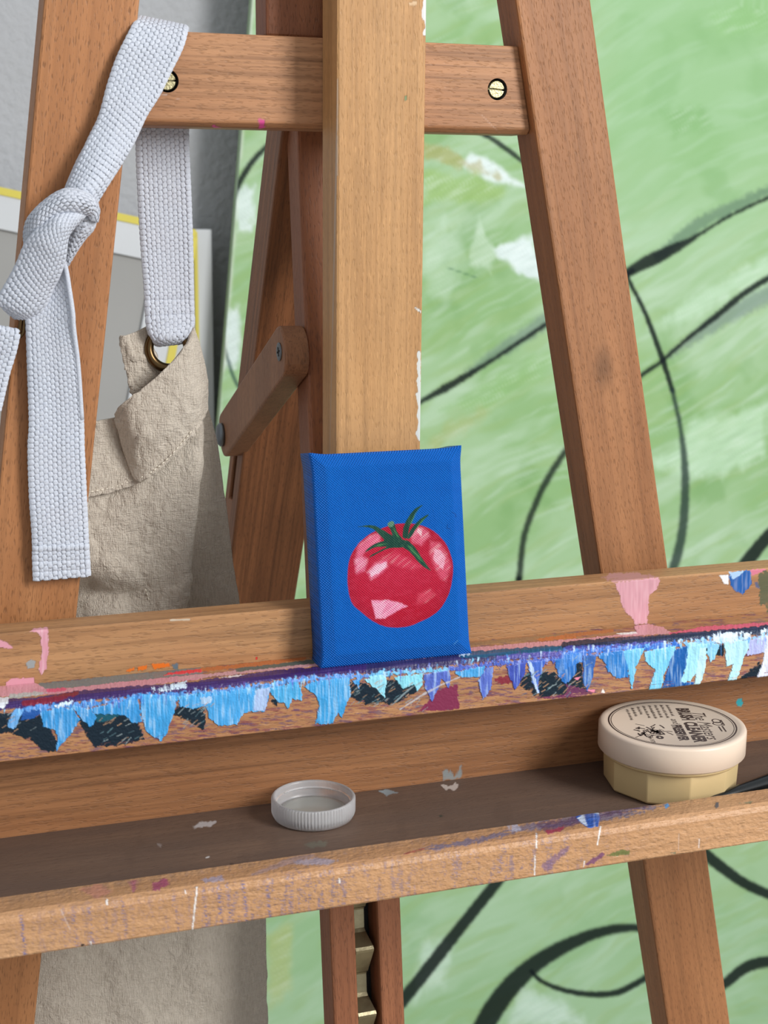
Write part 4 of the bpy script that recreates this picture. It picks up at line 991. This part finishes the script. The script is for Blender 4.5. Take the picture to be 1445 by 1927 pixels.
def soap_jar():
    c = mm(131.0, -46.8, -87.35)
    t = thing('soap_jar', 'round cream plastic jar with printed brush cleaner lid on the tray', 'jar', tuple(c))
    M_lid = plain('cream_lid_plastic', (226, 206, 186), 0.38, 0, 0.03, 300, 0.08, 30)
    M_jar = plain('tan_jar_plastic', (206, 182, 134), 0.45, 0, 0.04, 300, 0.10, 30)
    M_ink = plain('brown_label_ink', (72, 56, 50), 0.6)
    nf = 10; ph = math.radians(5.0); rows = []
    for r, z in ((0, 0), (0.0292, 0), (0.0310, 0.0012), (0.0317, 0.0185), (0.0300, 0.0185), (0, 0.0185)):
        rows.append([(r*math.cos(ph + 2*math.pi*i/nf), r*math.sin(ph + 2*math.pi*i/nf), z) for i in range(nf)])
    me = mesh_np('jar_body', np.array(rows).reshape(-1, 3), grid_faces(len(rows), nf, True))
    bm = bmesh.new(); bm.from_mesh(me); bmesh.ops.remove_doubles(bm, verts=bm.verts, dist=1e-6); bmesh.ops.recalc_face_normals(bm, faces=bm.faces); bm.to_mesh(me); bm.free()
    o = link('jar_body', me, M_jar, t, True); bevel(o, 0.0006, 2); o['label'] = 'faceted tan jar base'
    lathe('rim', [(0.0310, 0.0160), (0.0320, 0.0158), (0.0326, 0.0164), (0.0326, 0.0172), (0.0320, 0.0178), (0.0310, 0.0180)], 96, M_jar, t)
    R = 0.0343; z0, z1 = 0.0178, 0.0300
    lid = lathe('lid', [(0.0300, z0), (R-0.0006, z0), (R, z0+0.0006), (R, z1-0.0012), (R-0.0004, z1-0.0004), (R-0.0012, z1), (R-0.0030, z1), (R-0.0036, z1-0.0003), (0, z1-0.0003)], 128, M_lid, t)
    lid['label'] = 'cream lid printed with brown lettering'
    zt = z1 - 0.0003
    for r0, w in ((0.0299, 0.0007), (0.0286, 0.0003)):
        lathe('printed_ring', [(r0-w, zt), (r0-w, zt+0.00006), (r0, zt+0.00006), (r0, zt)], 96, M_ink, lid)
    # the print is turned: its lines run away from the viewer, letter tops to the right
    A = math.radians(-109.0)
    ca, sa = math.cos(A), math.sin(A)
    def at(x, y): return (x*ca - y*sa, x*sa + y*ca, zt + 0.00002)
    def tx(body, x, y, size, **k): text_mesh('printed_word', body, size, M_ink, lid, at(x/1000, y/1000), (0, 0, A), **k)
    tx('The Masters', 2.0, 14.8, 0.0088, shear=0.35, sx=0.82)
    tx('BRUSH', -12.6, 8.4, 0.0082, sx=0.66, bold=0.0004); tx('CLEANER', 11.0, 8.2, 0.0082, sx=0.74, bold=0.0004)
    tx('and', -2.6, 1.8, 0.0048, shear=0.2); tx('PRESERVER', 12.0, 1.2, 0.0062, sx=0.66, bold=0.00035)
    tx('EST. 1979', 20.2, -13.5, 0.0030, sx=0.9)
    # monogram: an easel-like emblem of strokes
    def stroke(nm, pts, w):
        pts = np.array([at(x/1000, y/1000) for x, y in pts]); V = []; F = []
        for i in range(len(pts)):
            d = pts[min(i+1, len(pts)-1)] - pts[max(i-1, 0)]; q = np.array([-d[1], d[0], 0]); q = q/np.linalg.norm(q)*w/2000
            for zz in (0.0, 0.00005): V += [pts[i] - q + [0, 0, zz], pts[i] + q + [0, 0, zz]]
        for i in range(len(pts)-1):
            a = 4*i; b = a+4; F += [(a+2, a+3, b+3, b+2), (a, a+2, b+2, b), (a+3, a+1, b+1, b+3)]
        me = mesh_np(nm, np.array(V), F); link(nm, me, M_ink, lid, True)
    def ell(cx, cy, a, b, n=14): return [(cx + a*math.cos(2*math.pi*i/n), cy + b*math.sin(2*math.pi*i/n)) for i in range(n+1)]
    stroke('printed_monogram', ell(-3.6, 21.6, 2.6, 1.9), 0.6); stroke('printed_monogram', ell(0.0, 21.4, 2.0, 2.2), 0.6)
    stroke('printed_monogram', [(-5, 24.0), (2, 24.2), (3, 22.6)], 0.6)
    stroke('printed_monogram', [(3.5, 22.8), (10.5, 23.0)], 0.7); stroke('printed_monogram', [(3.8, 21.0), (10.2, 21.2)], 0.7)
    # small print: worn lines of tiny words
    rs = np.random.RandomState(5)
    for li in range(8):
        y = -4.6 - li*2.9 if li else -4.6
        y = 2.4 - li*2.95; half = math.sqrt(max(0.0, 27.0**2 - y*y)); x = -half*0.93; end = -half*0.93 + (15.5 if li < 6 else 12)
        if li == 5: end = x + 8
        while x < end:
            wl = rs.uniform(1.4, 3.6); zz = [(x + wl*i/6.0, y + (0.8 if i % 2 else -0.8)*rs.uniform(0.5, 1)) for i in range(7)]
            stroke('small_print', zz, 0.5); x += wl + 0.9
    # little engraving of a painter at an easel, in hatching
    for k in range(46):
        x = rs.normal(11.5, 5.0); y = rs.normal(-14.5, 4.2)
        if math.hypot(x, y) > 26.5 or x < 1: continue
        a = rs.uniform(-1.2, 1.2); l = rs.uniform(0.8, 2.3)
        stroke('printed_engraving', [(x - l*math.cos(a), y - l*math.sin(a)), (x, y + rs.uniform(-.4, .4)), (x + l*math.cos(a), y + l*math.sin(a))], rs.uniform(0.35, 0.9))
    stroke('printed_engraving', [(9.5, -7.5), (14.8, -6.2), (13.6, -12.4), (8.4, -13.4), (9.5, -7.5)], 0.7)
    for q in ([(9.6, -8.4), (13.4, -11.4)], [(10.4, -7.8), (13.8, -10)], [(9.0, -10.4), (12.4, -12.6)], [(14.2, -8.0), (9.2, -12.0)]): stroke('printed_engraving', q, 0.8)
    stroke('printed_engraving', [(11.0, -6.6), (10.6, -3.6), (11.2, -2.0)], 0.6)
    stroke('printed_engraving', ell(18.5, -9.2, 1.6, 1.2, 9), 1.2)
soap_jar()

# ------------------------------------------------------------------ paintbrush handle lying in the tray
def brush():
    a = atY(1330, 1508, -78.0); b = atY(1478, 1462, -64.0); b = a + (b-a)*1.35
    t = thing('paintbrush', 'black lacquered paintbrush handle lying in the tray beside the jar', 'paintbrush', tuple((a+b)/2))
    k = np.linspace(0, 1, 26); pts = a + (b-a)*k[:, None]
    rad = np.interp(k, [0, 0.03, 0.25, 0.6, 0.85, 1.0], [0.0006, 0.0014, 0.0030, 0.0042, 0.0036, 0.0030])
    tube('handle', pts, rad, M_black, t, 14)
    d = (b-a)/np.linalg.norm(b-a)
    tube('ferrule', [b, b + d*0.012, b + d*0.03], [0.0034, 0.0036, 0.0042], M_steel, t, 14)
    tube('bristles', [b + d*0.03, b + d*0.042, b + d*0.056], [0.0040, 0.0046, 0.0012], plain('brush_bristles', (150, 110, 70), 0.8, 0, 0.6, 900, 0.5, 600), t, 14)
brush()

# ------------------------------------------------------------------ apron with its webbing straps
apron = thing('apron', 'beige linen apron hanging on the easel by knotted white webbing straps', 'apron', (-0.13, 0.06, ZO - 0.3))
def linen_mat():
    N = NT('beige_linen'); N.b.inputs['Roughness'].default_value = 0.95; N.b.inputs['Specular IOR Level'].default_value = 0.15
    N.b.inputs['Sheen Weight'].default_value = 0.15
    t1 = N.noise(N.coord((2400, 500, 260)), 1.0, 2); t2 = N.noise(N.coord((260, 500, 2400)), 1.0, 2); w1 = N.noise(N.coord((190,)*3), 1.0, 5, 0.6, 0.8)
    c = N.mix(N.mapr(t1, 0.4, 0.7), L4((212, 202, 188)), L4((194, 183, 168))); c = N.mix(N.mapr(t2, 0.52, 0.72, 0, 0.5), c, L4((216, 206, 192)))
    N.l(c, N.b.inputs['Base Color'])
    h = N.math('ADD', N.math('ADD', t1, t2), N.math('MULTIPLY', w1, 3.2)); N.l(N.bump(h, 0.7, 0.0013), N.b.inputs['Normal']); return N.m
def web_mat():
    N = NT('white_cotton_webbing'); N.b.inputs['Roughness'].default_value = 0.95; N.b.inputs['Specular IOR Level'].default_value = 0.15
    t1 = N.noise(N.coord((1500,)*3), 1.0, 3); t2 = N.noise(N.coord((60,)*3), 1.0, 3)
    c = N.mix(N.mapr(t1, 0.35, 0.7), L4((208, 214, 224)), L4((186, 192, 206))); c = N.mix(N.mapr(t2, 0.4, 0.7, 0, 0.25), c, L4((198, 198, 206)))
    N.l(c, N.b.inputs['Base Color']); N.l(N.bump(t1, 0.5, 0.0005), N.b.inputs['Normal']); return N.m
M_linen = linen_mat(); M_web = web_mat()
def patch(name, rows, mat, parent, step=0.0004, weave=0.0, width=24.0, thick=0.0016, wrinkle=0.0, wsc=60, seed=1, hems=(), s0=0.0, label=None, pitch=(2.0, 2.45)):
    """rows: list of rows of (u, v, Ymm); smooth surface through them, cells of weave raised along the normal"""
    Cp = np.array([[atY(*p) for p in r] for r in rows]); n0, m0 = Cp.shape[:2]
    def length(A): return np.linalg.norm(np.diff(A, axis=0), axis=1).sum()
    Ln = np.median([length(cr(Cp[:, j], np.linspace(0, n0-1, 60))) for j in range(m0)]); Lm = np.max([length(cr(Cp[i], np.linspace(0, m0-1, 40))) for i in range(n0)])
    N_ = max(8, int(Ln/step)); M_ = max(6, int(Lm/step))
    # spacing even in length along the middle line
    kk = np.linspace(0, n0-1, 400); mid = cr(Cp.mean(1), kk); cum = np.concatenate([[0], np.cumsum(np.linalg.norm(np.diff(mid, axis=0), axis=1))])
    tn = np.interp(np.linspace(0, cum[-1], N_), cum, kk)
    G = cr(Cp, tn); G = np.swapaxes(cr(np.swapaxes(G, 0, 1), np.linspace(0, m0-1, M_)), 0, 1)
    gu = np.gradient(G, axis=0); gv = np.gradient(G, axis=1); nr = np.cross(gu, gv); nr /= np.maximum(np.linalg.norm(nr, axis=2), 1e-12)[..., None]
    if np.median((nr*(CAM - G)).sum(2)) < 0: nr = -nr; flip = True
    else: flip = False
    s = np.linspace(0, Ln*1000, N_)[:, None] + s0; t = np.linspace(0, width, M_)[None, :]
    d = np.zeros((N_, M_))
    if weave:
        px, pz = pitch
        nc = max(1, round(width/px)); q = t/width*nc; ci = np.floor(q); ft = q - ci; fs = s/pz + 0.5*(ci % 2) + 0.28*(ft - 0.5) + 0.06*(vnoise(ci*1.7 + 0*s, s*0.5, seed) - 0.5); fs = fs - np.floor(fs)
        cell = np.clip(1 - np.abs(2*ft-1)**2.2, 0, 1)**0.7*np.clip(1 - np.abs(2*fs-1)**2.6, 0, 1)**0.8
        ed = np.minimum(t, width - t); d += 0.85*weave*(cell - 0.4)*(0.8 + 0.4*vnoise(s*0.7, t*0.7, seed))*(0.25 + 0.75*sstep(0, 1.6, ed)) - 0.5*(1 - sstep(0, 1.2, ed))
        for h0, h1, amp in hems: d -= amp*np.exp(-((s - s0 - h0)/h1)**2)
    if wrinkle:
        a = fbm(s/wsc*3 + 0*t, t/wsc*3 + 0*s, seed, 5) - 0.5; b = 1 - np.abs(2*fbm(s/wsc*2.2 + t/wsc*1.7, t/wsc*2.6 - s/wsc*1.1, seed+4, 4) - 1)
        d += wrinkle*(a*1.6 + 0.8*(sstep(0.75, 1.0, b)))
    V = (G + nr*(d/1000.0)[..., None]).reshape(-1, 3)
    F = grid_faces(N_, M_)
    if not flip: pass
    me = mesh_np(name, V, F[:, ::-1] if flip else F, True)
    o = link(name, me, mat, parent, label=label)
    if thick:
        sm = o.modifiers.new('thickness', 'SOLIDIFY'); sm.thickness = thick; sm.offset = -1
    return o
def two(L, R, y, bul=0.0):           # row of five points across a strap, edges L and R, bulging by bul mm to the viewer
    (u0, v0), (u1, v1) = L, R
    return [(u0 + (u1-u0)*k/4, v0 + (v1-v0)*k/4, (y[0] + (y[1]-y[0])*k/4 if isinstance(y, tuple) else y) - bul*(1 - (k/2.0-1)**2)) for k in range(5)]
z1 = lambda x, y: (x/2.89, y/2.89)
z2 = lambda x, y: (x/2.89, 550 + y/2.89)
z5 = lambda x, y: (x/6.4227, 320 + y/6.4227)
z6 = lambda x, y: (200 + x/6.4227, 560 + y/6.4227)
# strap that comes over the crossbar and down to the knot
patch('neck_strap', [two((268, 75), (352, 92), 49), two((264, 46), (352, 62), 47), two((260, 36), (352, 55), 36), two((256, 42), (350, 60), 19), two((239, 73), (341, 90), 14.5), two((221, 111), (322, 128), 13.5, 0.5),
    two((204, 163), (298, 176), 12.5, 1), two((189, 221), (273, 215), 11.5, 1.5), two((166, 270), (249, 266), 10, 2.5), two((140, 330), (222, 312), 8, 4), two((127, 362), (196, 352), 6, 5), two((112, 400), (170, 395), 6, 5)],
    M_web, apron, weave=0.55, label='white webbing strap over the crossbar')
patch('strap_fold', [two((172, 262), (186, 268), (13, 8)), two((150, 300), (166, 312), (14, 6)), two((130, 345), (150, 352), (13, 5)), two((118, 378), (140, 380), (12, 6))], M_web, apron, weave=0.5, width=7, label='rolled edge of the strap above the knot')
# strap that hangs behind the crossbar to the ring
patch('back_strap', [two((262, 60), (352, 70), 47), two((256, 120), (352, 125), 49), two((257, 254), (352, 254), 52), two((262, 380), (357, 380), 54), two((267, 467), (360, 467), 55), two((273, 540), (361, 540), 55), two((275, 580), (362, 578), 55, 0.6), two((279, 618), (362, 612), 54, 1.6), two((289, 636), (350, 632), 54, 2.6), two((294, 646), (342, 641), 58, 1.5), two((296, 640), (340, 634), 62)],
    M_web, apron, weave=0.6, hems=((117, 0.7, 0.9), (124, 0.7, 0.9)), pitch=(2.15, 2.5), label='white webbing strap hanging from the crossbar to the ring')
# the knot
def rows5(pairs, ys, buls): return [two(z5(*a), z5(*b), y, bl) for (a, b), y, bl in zip(pairs, ys, buls)]
patch('knot_back', rows5([((960, 470), (1165, 500)), ((930, 560), (1140, 610)), ((885, 680), (1105, 705)), ((845, 850), (1010, 810)), ((815, 1000), (900, 960)), ((780, 1120), (805, 1115)), ((760, 1180), (770, 1180))], [4, 5, 6, 8, 10, 12, 13], [3, 3, 3, 2, 1.5, 0.5, 0]), M_web, apron, weave=0.5, width=18, label='inner turn of the webbing knot')
patch('knot_loop', rows5([((1150, 620), (1090, 560)), ((1168, 470), (1060, 520)), ((1110, 350), (1030, 515)), ((960, 268), (930, 520)), ((820, 248), (800, 530)), ((690, 295), (690, 560)), ((560, 385), (600, 620)), ((450, 485), (520, 700)), ((355, 610), (430, 800)), ((325, 760), (370, 900)), ((330, 860), (340, 960))], [2, 0.5, -1, -2, -2, -1, 0.5, 2, 5, 9, 13], [1.5, 2.5, 3.5, 4, 4, 4, 4, 4, 3, 2, 1]), M_web, apron, weave=0.5, width=20, label='outer loop of the webbing knot')
patch('knot_front', rows5([((960, 500), (1010, 535)), ((880, 505), (930, 610)), ((780, 520), (860, 690)), ((660, 565), (805, 770)), ((530, 670), (785, 870)), ((400, 800), (772, 1010)), ((310, 930), (748, 1135)), ((235, 1110), (692, 1285)), ((130, 1320), (632, 1405)), ((0, 1560), (560, 1590)), ((60, 1660), (470, 1700)), ((200, 1770), (390, 1775))], [-1, -2, -2.5, -2.5, -1.5, 0, 2, 4, 6.5, 9, 11, 14], [1, 2, 3, 4, 4, 4, 3.5, 3, 3, 3, 3, 1.5]), M_web, apron, weave=0.5, width=24, label='front band of the webbing knot')
# hanging strap end
patch('hanging_strap', [two(z5(600, 1180), z5(760, 1120), (10, 9)), two(z5(560, 1300), z5(805, 1260), (11, 7), -1), two(z5(440, 1480), z5(845, 1480), (11.5, 6), -1.5), two(z5(360, 1700), z5(875, 1740), (11.5, 6), -1.5), two(z2(150, 140), z2(400, 200), (12, 7), -1), two(z2(158, 400), z2(425, 400), (12.5, 9)), two(z2(165, 700), z2(445, 690), 12.5), two(z2(158, 850), z2(450, 850), 13), two(z2(165, 1100), z2(462, 1100), 13), two(z2(180, 1300), z2(470, 1285), 13, 0.5), two(z2(182, 1430), z2(478, 1420), 13), two(z2(186, 1566), z2(486, 1541), 13.5)],
    M_web, apron, weave=0.55, hems=((122, 0.6, -0.8), (128, 0.6, 0.7), (132.5, 0.6, 0.7)), label='hemmed strap end hanging down the left leg')
edge = [z5(700, 1180), z5(770, 1140), z5(805, 1250), z5(842, 1480), z5(878, 1740), z2(400, 200), z2(424, 400), z2(444, 690)]
tube('rolled_edge', cr(np.array([atY(u, v, y) for (u, v), y in zip(edge, (9, 7, 5.5, 4.5, 4.5, 5.5, 8, 11.5))]), np.linspace(0, 7, 80)), 0.0011, M_web, apron, 8)
# left end of the strap through the slide buckle
q = lambda x, y: (x/8.756, 560 + y/8.756)
patch('side_strap', [two((-70, 600), q(280, 600), 12), two((-75, 612), q(302, 590), 10.5), two((-80, 640), q(262, 800), 11), two((-90, 670), q(205, 1010), 12), two((-100, 700), q(130, 1260), 12.5), two((-110, 740), q(60, 1560), 13), two((-115, 780), q(-10, 1860), 13)], M_web, apron, weave=0.55, width=26, label='webbing strap at the left edge of the leg')
def wire(pts, r, mat, nm): return tube(nm, pts, r, mat, apron, 8, label='thin brass slide buckle')
bpx = [q(352, 330), q(318, 560), q(316, 640), q(352, 620), q(388, 540), q(402, 330)]
wire(cr(np.array([atY(a, b, 12.5) for a, b in bpx]), np.linspace(0, 5, 30)), 0.00075, M_ring, 'buckle')
wire([atY(-20, 566, 13), atY(-4, 562, 13), atY(8, 558, 13)], 0.0010, M_ring, 'buckle')
# linen bib
patch('bib', [
  [(90, 815, 62), (150, 800, 62), (200, 790, 62), (250, 770, 60), (310, 720, 58), (350, 690, 58), (340, 720, 66), (378, 740, 69)],
  [(80, 870, 62), (150, 860, 61), (205, 850, 64), (255, 840, 61), (320, 800, 57), (376, 785, 57), (350, 785, 68), (394, 785, 72)],
  [(70, 935, 62), (148, 935, 60), (205, 925, 61), (262, 910, 57), (320, 890, 56), (374, 860, 55), (345, 860, 69), (409, 850, 74)],
  [(60, 1010, 63), (145, 1010, 60), (205, 1005, 58), (265, 1000, 59), (320, 985, 56), (366, 970, 55), (335, 970, 70), (424, 960, 76)],
  [(50, 1070, 64), (140, 1068, 62), (205, 1070, 58), (265, 1072, 58), (315, 1070, 57), (356, 1060, 55), (325, 1060, 71), (437, 1055, 78)],
  [(45, 1110, 70), (135, 1110, 74), (200, 1112, 67), (262, 1115, 62), (310, 1118, 58), (349, 1115, 56), (320, 1115, 72), (445, 1110, 79)],
  [(40, 1180, 68), (130, 1180, 70), (195, 1180, 60), (258, 1180, 60), (305, 1180, 58), (340, 1180, 58), (330, 1180, 72), (453, 1180, 80)],
  [(30, 1400, 68), (110, 1400, 64), (190, 1400, 64), (260, 1400, 62), (310, 1400, 62), (350, 1400, 64), (380, 1400, 72), (480, 1400, 80)],
  [(20, 1750, 68), (110, 1750, 64), (190, 1750, 66), (260, 1750, 64), (320, 1750, 66), (380, 1750, 66), (430, 1750, 70), (498, 1745, 78)],
  [(10, 2010, 68), (110, 2010, 65), (190, 2010, 66), (260, 2010, 65), (320, 2010, 66), (380, 2010, 67), (430, 2010, 70), (500, 2010, 78)]],
  M_linen, apron, step=0.0007, thick=0.0012, wrinkle=1.5, wsc=90, width=110, seed=3)
patch('bib_hem', [
  [(80, 812, 60.5), (150, 798, 60), (183, 791, 60), (221, 783, 60.5), (262, 765, 62)],
  [(75, 850, 60), (150, 840, 58.5), (190, 835, 60), (228, 830, 62), (268, 815, 60)],
  [(70, 890, 60), (148, 885, 58), (195, 880, 59.5), (238, 875, 60), (275, 860, 58)],
  [(65, 937, 60.2), (148, 937, 58.0), (170, 934, 58), (215, 925, 58.5), (266, 908, 55.5)]], M_linen, apron, step=0.0006, thick=0.0014, wrinkle=0.8, wsc=60, width=60, seed=9, label='stitched hem of the bib')
patch('folded_flap', [
  [(219, 775, 56), (240, 752, 50), (265, 733, 49), (310, 694, 49), (345, 652, 50), (362, 616, 53)],
  [(223, 792, 57), (250, 778, 49), (280, 764, 47.5), (325, 733, 47.5), (358, 700, 50), (376, 665, 54)],
  [(234, 838, 58), (262, 828, 50), (290, 815, 48), (333, 784, 48), (365, 752, 50), (385, 715, 55)],
  [(252, 888, 57), (276, 868, 52), (305, 850, 50), (340, 820, 50), (366, 792, 51.5), (386, 752, 56)],
  [(263, 909, 53.5), (285, 896, 51), (312, 874, 49.5), (345, 838, 49.5), (366, 812, 50.5), (386, 770, 56)]], M_linen, apron, step=0.0006, thick=0.0022, wrinkle=0.9, wsc=60, width=60, seed=5, label='corner of the bib folded over')
patch('ring_tab', [
  [(225, 633, 60), (242, 629, 59), (260, 622, 59), (281, 611, 60)], [(231, 668, 60), (248, 668, 58.5), (266, 662, 59), (286, 652, 60)],
  [(240, 710, 60), (258, 714, 59), (280, 706, 59), (302, 700, 60)], [(252, 760, 60), (275, 760, 60), (300, 750, 60), (330, 742, 60)]], M_linen, apron, step=0.0005, thick=0.0014, wrinkle=1.1, wsc=40, width=30, seed=12, label='bib corner behind the ring')
bpy.ops.mesh.primitive_torus_add(major_radius=0.0090, minor_radius=0.0022, major_segments=56, minor_segments=16)
tr = bpy.context.object; tr.name = 'ring'; tr.data.name = 'ring'; tr.data.polygons.foreach_set('use_smooth', np.ones(len(tr.data.polygons), bool))
tr.data.materials.append(M_ring); tr.parent = apron; pc = atY(317, 656, 56.0)
tr.location = Vector(pc) - apron.location; tr.rotation_euler = (math.radians(84), 0, math.radians(-12)); tr['label'] = 'dark brass ring'
# stitched seams
M_thread = plain('pale_thread', (226, 218, 202), 0.9)
def seam(pts, y, r=0.00035):
    A = np.array([atY(u, v, y_) for (u, v), y_ in zip(pts, y)]); k = np.linspace(0, len(pts)-1, 12*len(pts)); L_ = cr(A, k)
    d_ = np.concatenate([[0], np.cumsum(np.linalg.norm(np.diff(L_, axis=0), axis=1))]); q_ = 0.0
    while q_ < d_[-1] - 0.0018:                     # single stitches of pale thread
        seg = np.array([[np.interp(q_ + f*0.0016, d_, L_[:, a]) for a in range(3)] for f in (0, 0.33, 0.66, 1.0)]); seg[1:3, 1] -= 0.0003
        tube('stitch', seg, [r*0.6, r, r, r*0.6], M_thread, apron, 6); q_ += 0.0024
seam([(150, 929), (172, 925), (215, 916), (258, 900)], [57.1, 57.0, 57.6, 55.6])
seam([(264, 899), (286, 887), (312, 866), (345, 830), (364, 806)], [51.4, 49.0, 47.4, 47.4, 48.6])
seam([(273, 1108), (279, 1125), (282, 1150)], [58.5, 59, 59])
